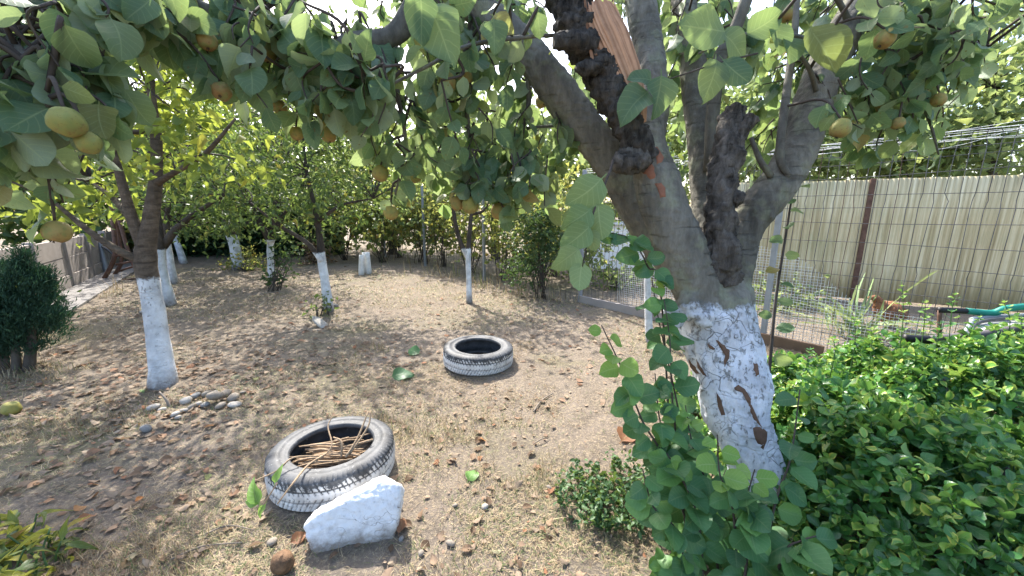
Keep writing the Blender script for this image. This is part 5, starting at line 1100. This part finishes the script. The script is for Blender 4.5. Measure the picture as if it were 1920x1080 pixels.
# ---- dry grass (uncountable)
def blades(name, n, ymin, ymax, hmin, hmax, wd, tilt, dens=None, rmap=None, xr=(-1.5, 1.2)):
    y = np.exp(rng.uniform(math.log(ymin), math.log(ymax), n)); x = rng.uniform(xr[0], xr[1], n)*y*1.02
    p3 = np.stack([x, y, 0*x], -1); nv_ = vnoise(p3, 2.1, 61)+.7*vnoise(p3, 7.5, 62)
    ok = (rng.random(n) < np.clip((nv_+.35)/.8, .06, 1)) & (x < xf(y)-.05) & ((x-L0[0])*LNL[0]+(y-L0[1])*LNL[1] > .62)
    if dens is not None: ok &= rng.random(n) < dens(x, y)
    for c in (t1c, t2c): ok &= np.abs(np.hypot(x-c[0], y-c[1])-.2) > .115
    x, y = x[ok], y[ok]; n = len(x); z = gz(x, y); an = rng.uniform(0, 6.28, n); h = rng.uniform(hmin, hmax, n)*np.clip(.7+.12*y, .8, 1.6); tl = rng.uniform(*tilt, n)
    dx, dy = np.cos(an), np.sin(an); up = np.cos(tl); out = np.sin(tl); b = np.stack([x, y, z-.004], -1)
    tip = b+np.stack([dx*out*h, dy*out*h, up*h], -1); w_ = np.stack([-dy, dx, 0*dx], -1)*(wd*np.clip(y*.45, .8, 3))[:, None]
    mid = b*.45+tip*.55+np.stack([0*dx, 0*dx, h*.12*out], -1)
    V = np.stack([b-w_, b+w_, mid+w_*.8, mid-w_*.8, tip+w_*.15, tip-w_*.15], 1).reshape(-1, 3); k = np.arange(n)*6
    F = np.concatenate([np.stack([k, k+1, k+2, k+3], -1), np.stack([k+3, k+2, k+4, k+5], -1)])
    if rmap is None: rv = rng.random(n)*.70
    else: rv = rmap(x, y, n)
    uvv = np.tile(np.array([(0.2, 0), (.8, 0), (.8, .5), (.2, .5), (.6, 1), (.4, 1)]), (n, 1))
    return link(name, arr_mesh(name, V, F, uvv, {'rnd': np.repeat(rv, 6)}), M['straw'])
def green_map(x, y, n):
    g = vnoise(np.stack([x, y, 0*x], -1), 1.1, 63); return np.where(rng.random(n) < np.clip(.16+.75*g+.3*np.exp(-((y-1.1)/.5)**2), .02, .8), rng.uniform(.77, .999, n), rng.random(n)*.7)
o = blades('dry_grass', 230000, .62, 8.5, .02, .055, .0015, (.95, 1.53), None, green_map); meta(o, 'short dry straw coloured grass with green patches covering the lawn', 'grass', None, 'stuff')
o = blades('grass_tufts', 40000, .6, 3.6, .04, .085, .0017, (.15, .9), lambda x, y: np.clip(2.2*vnoise(np.stack([x, y, 0*x], -1), 2.4, 64)-.7, 0, 1)+.9*np.exp(-((x+.33)/.22)**2-((y-1.22)/.12)**2), lambda x, y, n: np.where(rng.random(n) < .62, rng.uniform(.78, .999, n), rng.random(n)*.7)); meta(o, 'longer greener grass tufts in the near lawn and by the rock', 'grass', None, 'stuff')
o = blades('rough_grass', 18000, 5.2, 11, .08, .26, .0016, (.1, .8), lambda x, y: np.exp(-np.abs(xf(y)-x-.25)/.35)+.5*np.exp(-np.abs((x-L0[0])*LNL[0]+(y-L0[1])*LNL[1]-.72)/.10)+.12*(y > 11), lambda x, y, n: np.where(((x-L0[0])*LNL[0]+(y-L0[1])*LNL[1] < 1.3) | (rng.random(n) < .25), rng.uniform(.77, .999, n), rng.random(n)*.7)); meta(o, 'taller dry and green grass along the garden edges', 'grass', None, 'stuff')

# ---- small things by the boundaries
sw_ = thing('garden_swing', 'brown metal garden swing frame with curved legs behind the cherry tree', 'swing', G(215, 528))
ds = 8.6
for pts, r in (([(189, 532, ds), (208, 500, ds), (216, 470, ds), (212, 420, ds), (208, 370, ds)], .035), ([(212, 520, ds+.7), (228, 488, ds+.7), (222, 440, ds+.6), (210, 372, ds+.2)], .032), ([(262, 524, ds), (240, 470, ds), (228, 430, ds), (210, 372, ds)], .03)):
    link('leg', MB().add(*tube(L(*pts), [r], 8, 6)).mesh('leg'), M['rust'], sw_)
for pts in ([(194, 528, ds), (262, 522, ds)], [(216, 480, ds), (244, 476, ds)], [(218, 496, ds), (248, 490, ds)], [(224, 508, ds+.6), (256, 498, ds+.6)]):
    link('crossbar', MB().add(*tube(L(*pts), [.02], 7, 2)).mesh('crossbar'), M['rust'], sw_)
pu = thing('hand_pump', 'grey metal post with crossbar standing at end of the concrete fence', 'pump', G(198, 511)); dp = depth(G(198, 511))
link('post', MB().add(*tube(L((200, 512, dp), (193, 480, dp), (187, 455, dp)), [.045, .04, .035], 9, 4)).mesh('post'), M['post'], pu); link('handle', MB().add(*tube(L((184, 461, dp), (198, 466, dp), (213, 478, dp)), [.022], 7, 3)).mesh('handle'), M['wire'], pu)
link('spout', MB().add(*tube(L((192, 476, dp), (188, 487, dp), (187, 494, dp)), [.03, .024], 8, 3)).mesh('spout'), M['post'], pu)
# padded folding frame at the right
ff = thing('padded_frame', 'folded metal frame with green and grey padded handles at right edge', 'folding frame', G(1850, 740)); 
def ftube(name, mat, r, *pts): link(name, MB().add(*tube(L(*pts), [r], 12, 5)).mesh(name), mat, ff)
ftube('green_sleeve', M['green_foam'], .022, (1812, 583, 2.7), (1860, 587, 2.66), (1890, 578, 2.62), (1960, 572, 2.6)); ftube('sleeve_cap', M['black'], .020, (1759, 581, 2.73), (1785, 582, 2.715), (1813, 583.5, 2.70))
ftube('grey_sleeve', M['grey_foam'], .026, (1740, 637, 2.5), (1800, 632, 2.47), (1860, 625, 2.44), (1965, 606, 2.4)); ftube('sleeve_cap', M['black'], .027, (1694, 634, 2.53), (1715, 636, 2.515), (1742, 637, 2.5))
ftube('leg', M['rust'], .012, (1762, 582, 2.73), (1760, 640, 2.73), (1757, 760, 2.7)); ftube('leg', M['rust'], .014, (1900, 615, 2.45), (1895, 760, 2.4)); ftube('rail', M['post'], .014, (1800, 640, 2.5), (1822, 605, 2.6), (1832, 597, 2.66), (1940, 590, 2.63)); ftube('rail', M['wire'], .012, (1815, 632, 2.49), (1840, 603, 2.6), (1950, 594, 2.58))
bp = [P(1826, 628, 2.5), P(1955, 612, 2.43), P(1955, 598, 2.62), P(1842, 602, 2.66)]; V = [p+np.array((0, 0, z)) for z in (-.004, .008) for p in bp]
link('board', MB().add(V, [(3, 2, 1, 0), (4, 5, 6, 7), (0, 1, 5, 4), (1, 2, 6, 5), (2, 3, 7, 6), (3, 0, 4, 7)]).mesh('board', False), M['white_board'], ff)
link('board', bevel(MB().add(*box(P(1880, 655, 2.45), (.5, .12, .03), -.1)).mesh('board', False), .004), M['plank'], ff)
# hen behind the mesh
hc = P(1662, 618, 4.75); hen = thing('hen', 'brown hen with red comb pecking behind the wire mesh', 'hen', (hc[0], hc[1], 0))
hg_ = np.array((hc[0], hc[1], 0.0))
def hp(x, y, z): return hg_+np.array((x, y, z))*.95
link('body', MB().add(*tube([hp(-.17, .02, .30), hp(-.13, .01, .25), hp(-.06, 0, .19), hp(.03, 0, .17), hp(.11, -.02, .14), hp(.16, -.04, .09), hp(.185, -.05, .045)], [.015, .06, .105, .105, .062, .032, .012], 16, 7, .2, 16)).mesh('body'), M['hen'], hen)
link('tail', MB().add(*tube([hp(-.1, .01, .25), hp(-.17, .03, .33), hp(-.24, .05, .34)], [.05, .04, .012], 10, 4, .2, 22)).mesh('tail'), M['hen'], hen)
link('comb', MB().add(*tube([hp(.135, -.04, .135), hp(.165, -.05, .125), hp(.185, -.055, .085)], [.006, .016, .006], 8, 4)).mesh('comb'), M['comb'], hen)
for s in (-.04, .04): link('leg', MB().add(*tube([hp(.0, s, .12), hp(.012, s, .06), hp(.0, s, 0), hp(.05, s, .005)], [.012, .008, .006], 6, 4)).mesh('leg'), M['dry'], hen)
lk = thing('leek_clump', 'pale green strap leaved plant growing behind the wire mesh', 'plant', (*P(1600, 640, 4.4)[:2], 0)); Q = ([], [], [], []); bb = np.array((*P(1600, 640, 4.4)[:2], 0))
for k in range(44): Q[0].append(bb+np.array((*rng.normal(0, .09, 2), 0))); Q[1].append((rng.normal(0, .45), rng.normal(0, .45), 1)); Q[2].append((rng.normal(), rng.normal(), .3)); Q[3].append(rng.uniform(.25, .5))
M['leek'] = leafmat('leek_leaf', [(0, (.15, .25, .10)), (1, (.32, .38, .16))], (.2, .28, .14), .3, (.4, .45, .15)); foliage(lk, 'strap', 'strap', Q[0], Q[1], Q[2], Q[3], M['leek'], 26)
# edging kerb under the mesh
kb = thing('edging_kerb', 'weathered grey edging boards along the foot of the wire mesh', 'edging', (*fp(-4), 0))
for k, s in enumerate(np.arange(-7, 0, 1.4)): link('board', bevel(MB().add(*box((*fp(s+.7, -.06), .045+.008*(k % 2)), (1.37, .035, .11), ang)).mesh('board', False), .006), M['plank'] if k % 2 else M['concrete'], kb)
for o in bpy.data.objects:
    if '_base' in o: del o['_base']
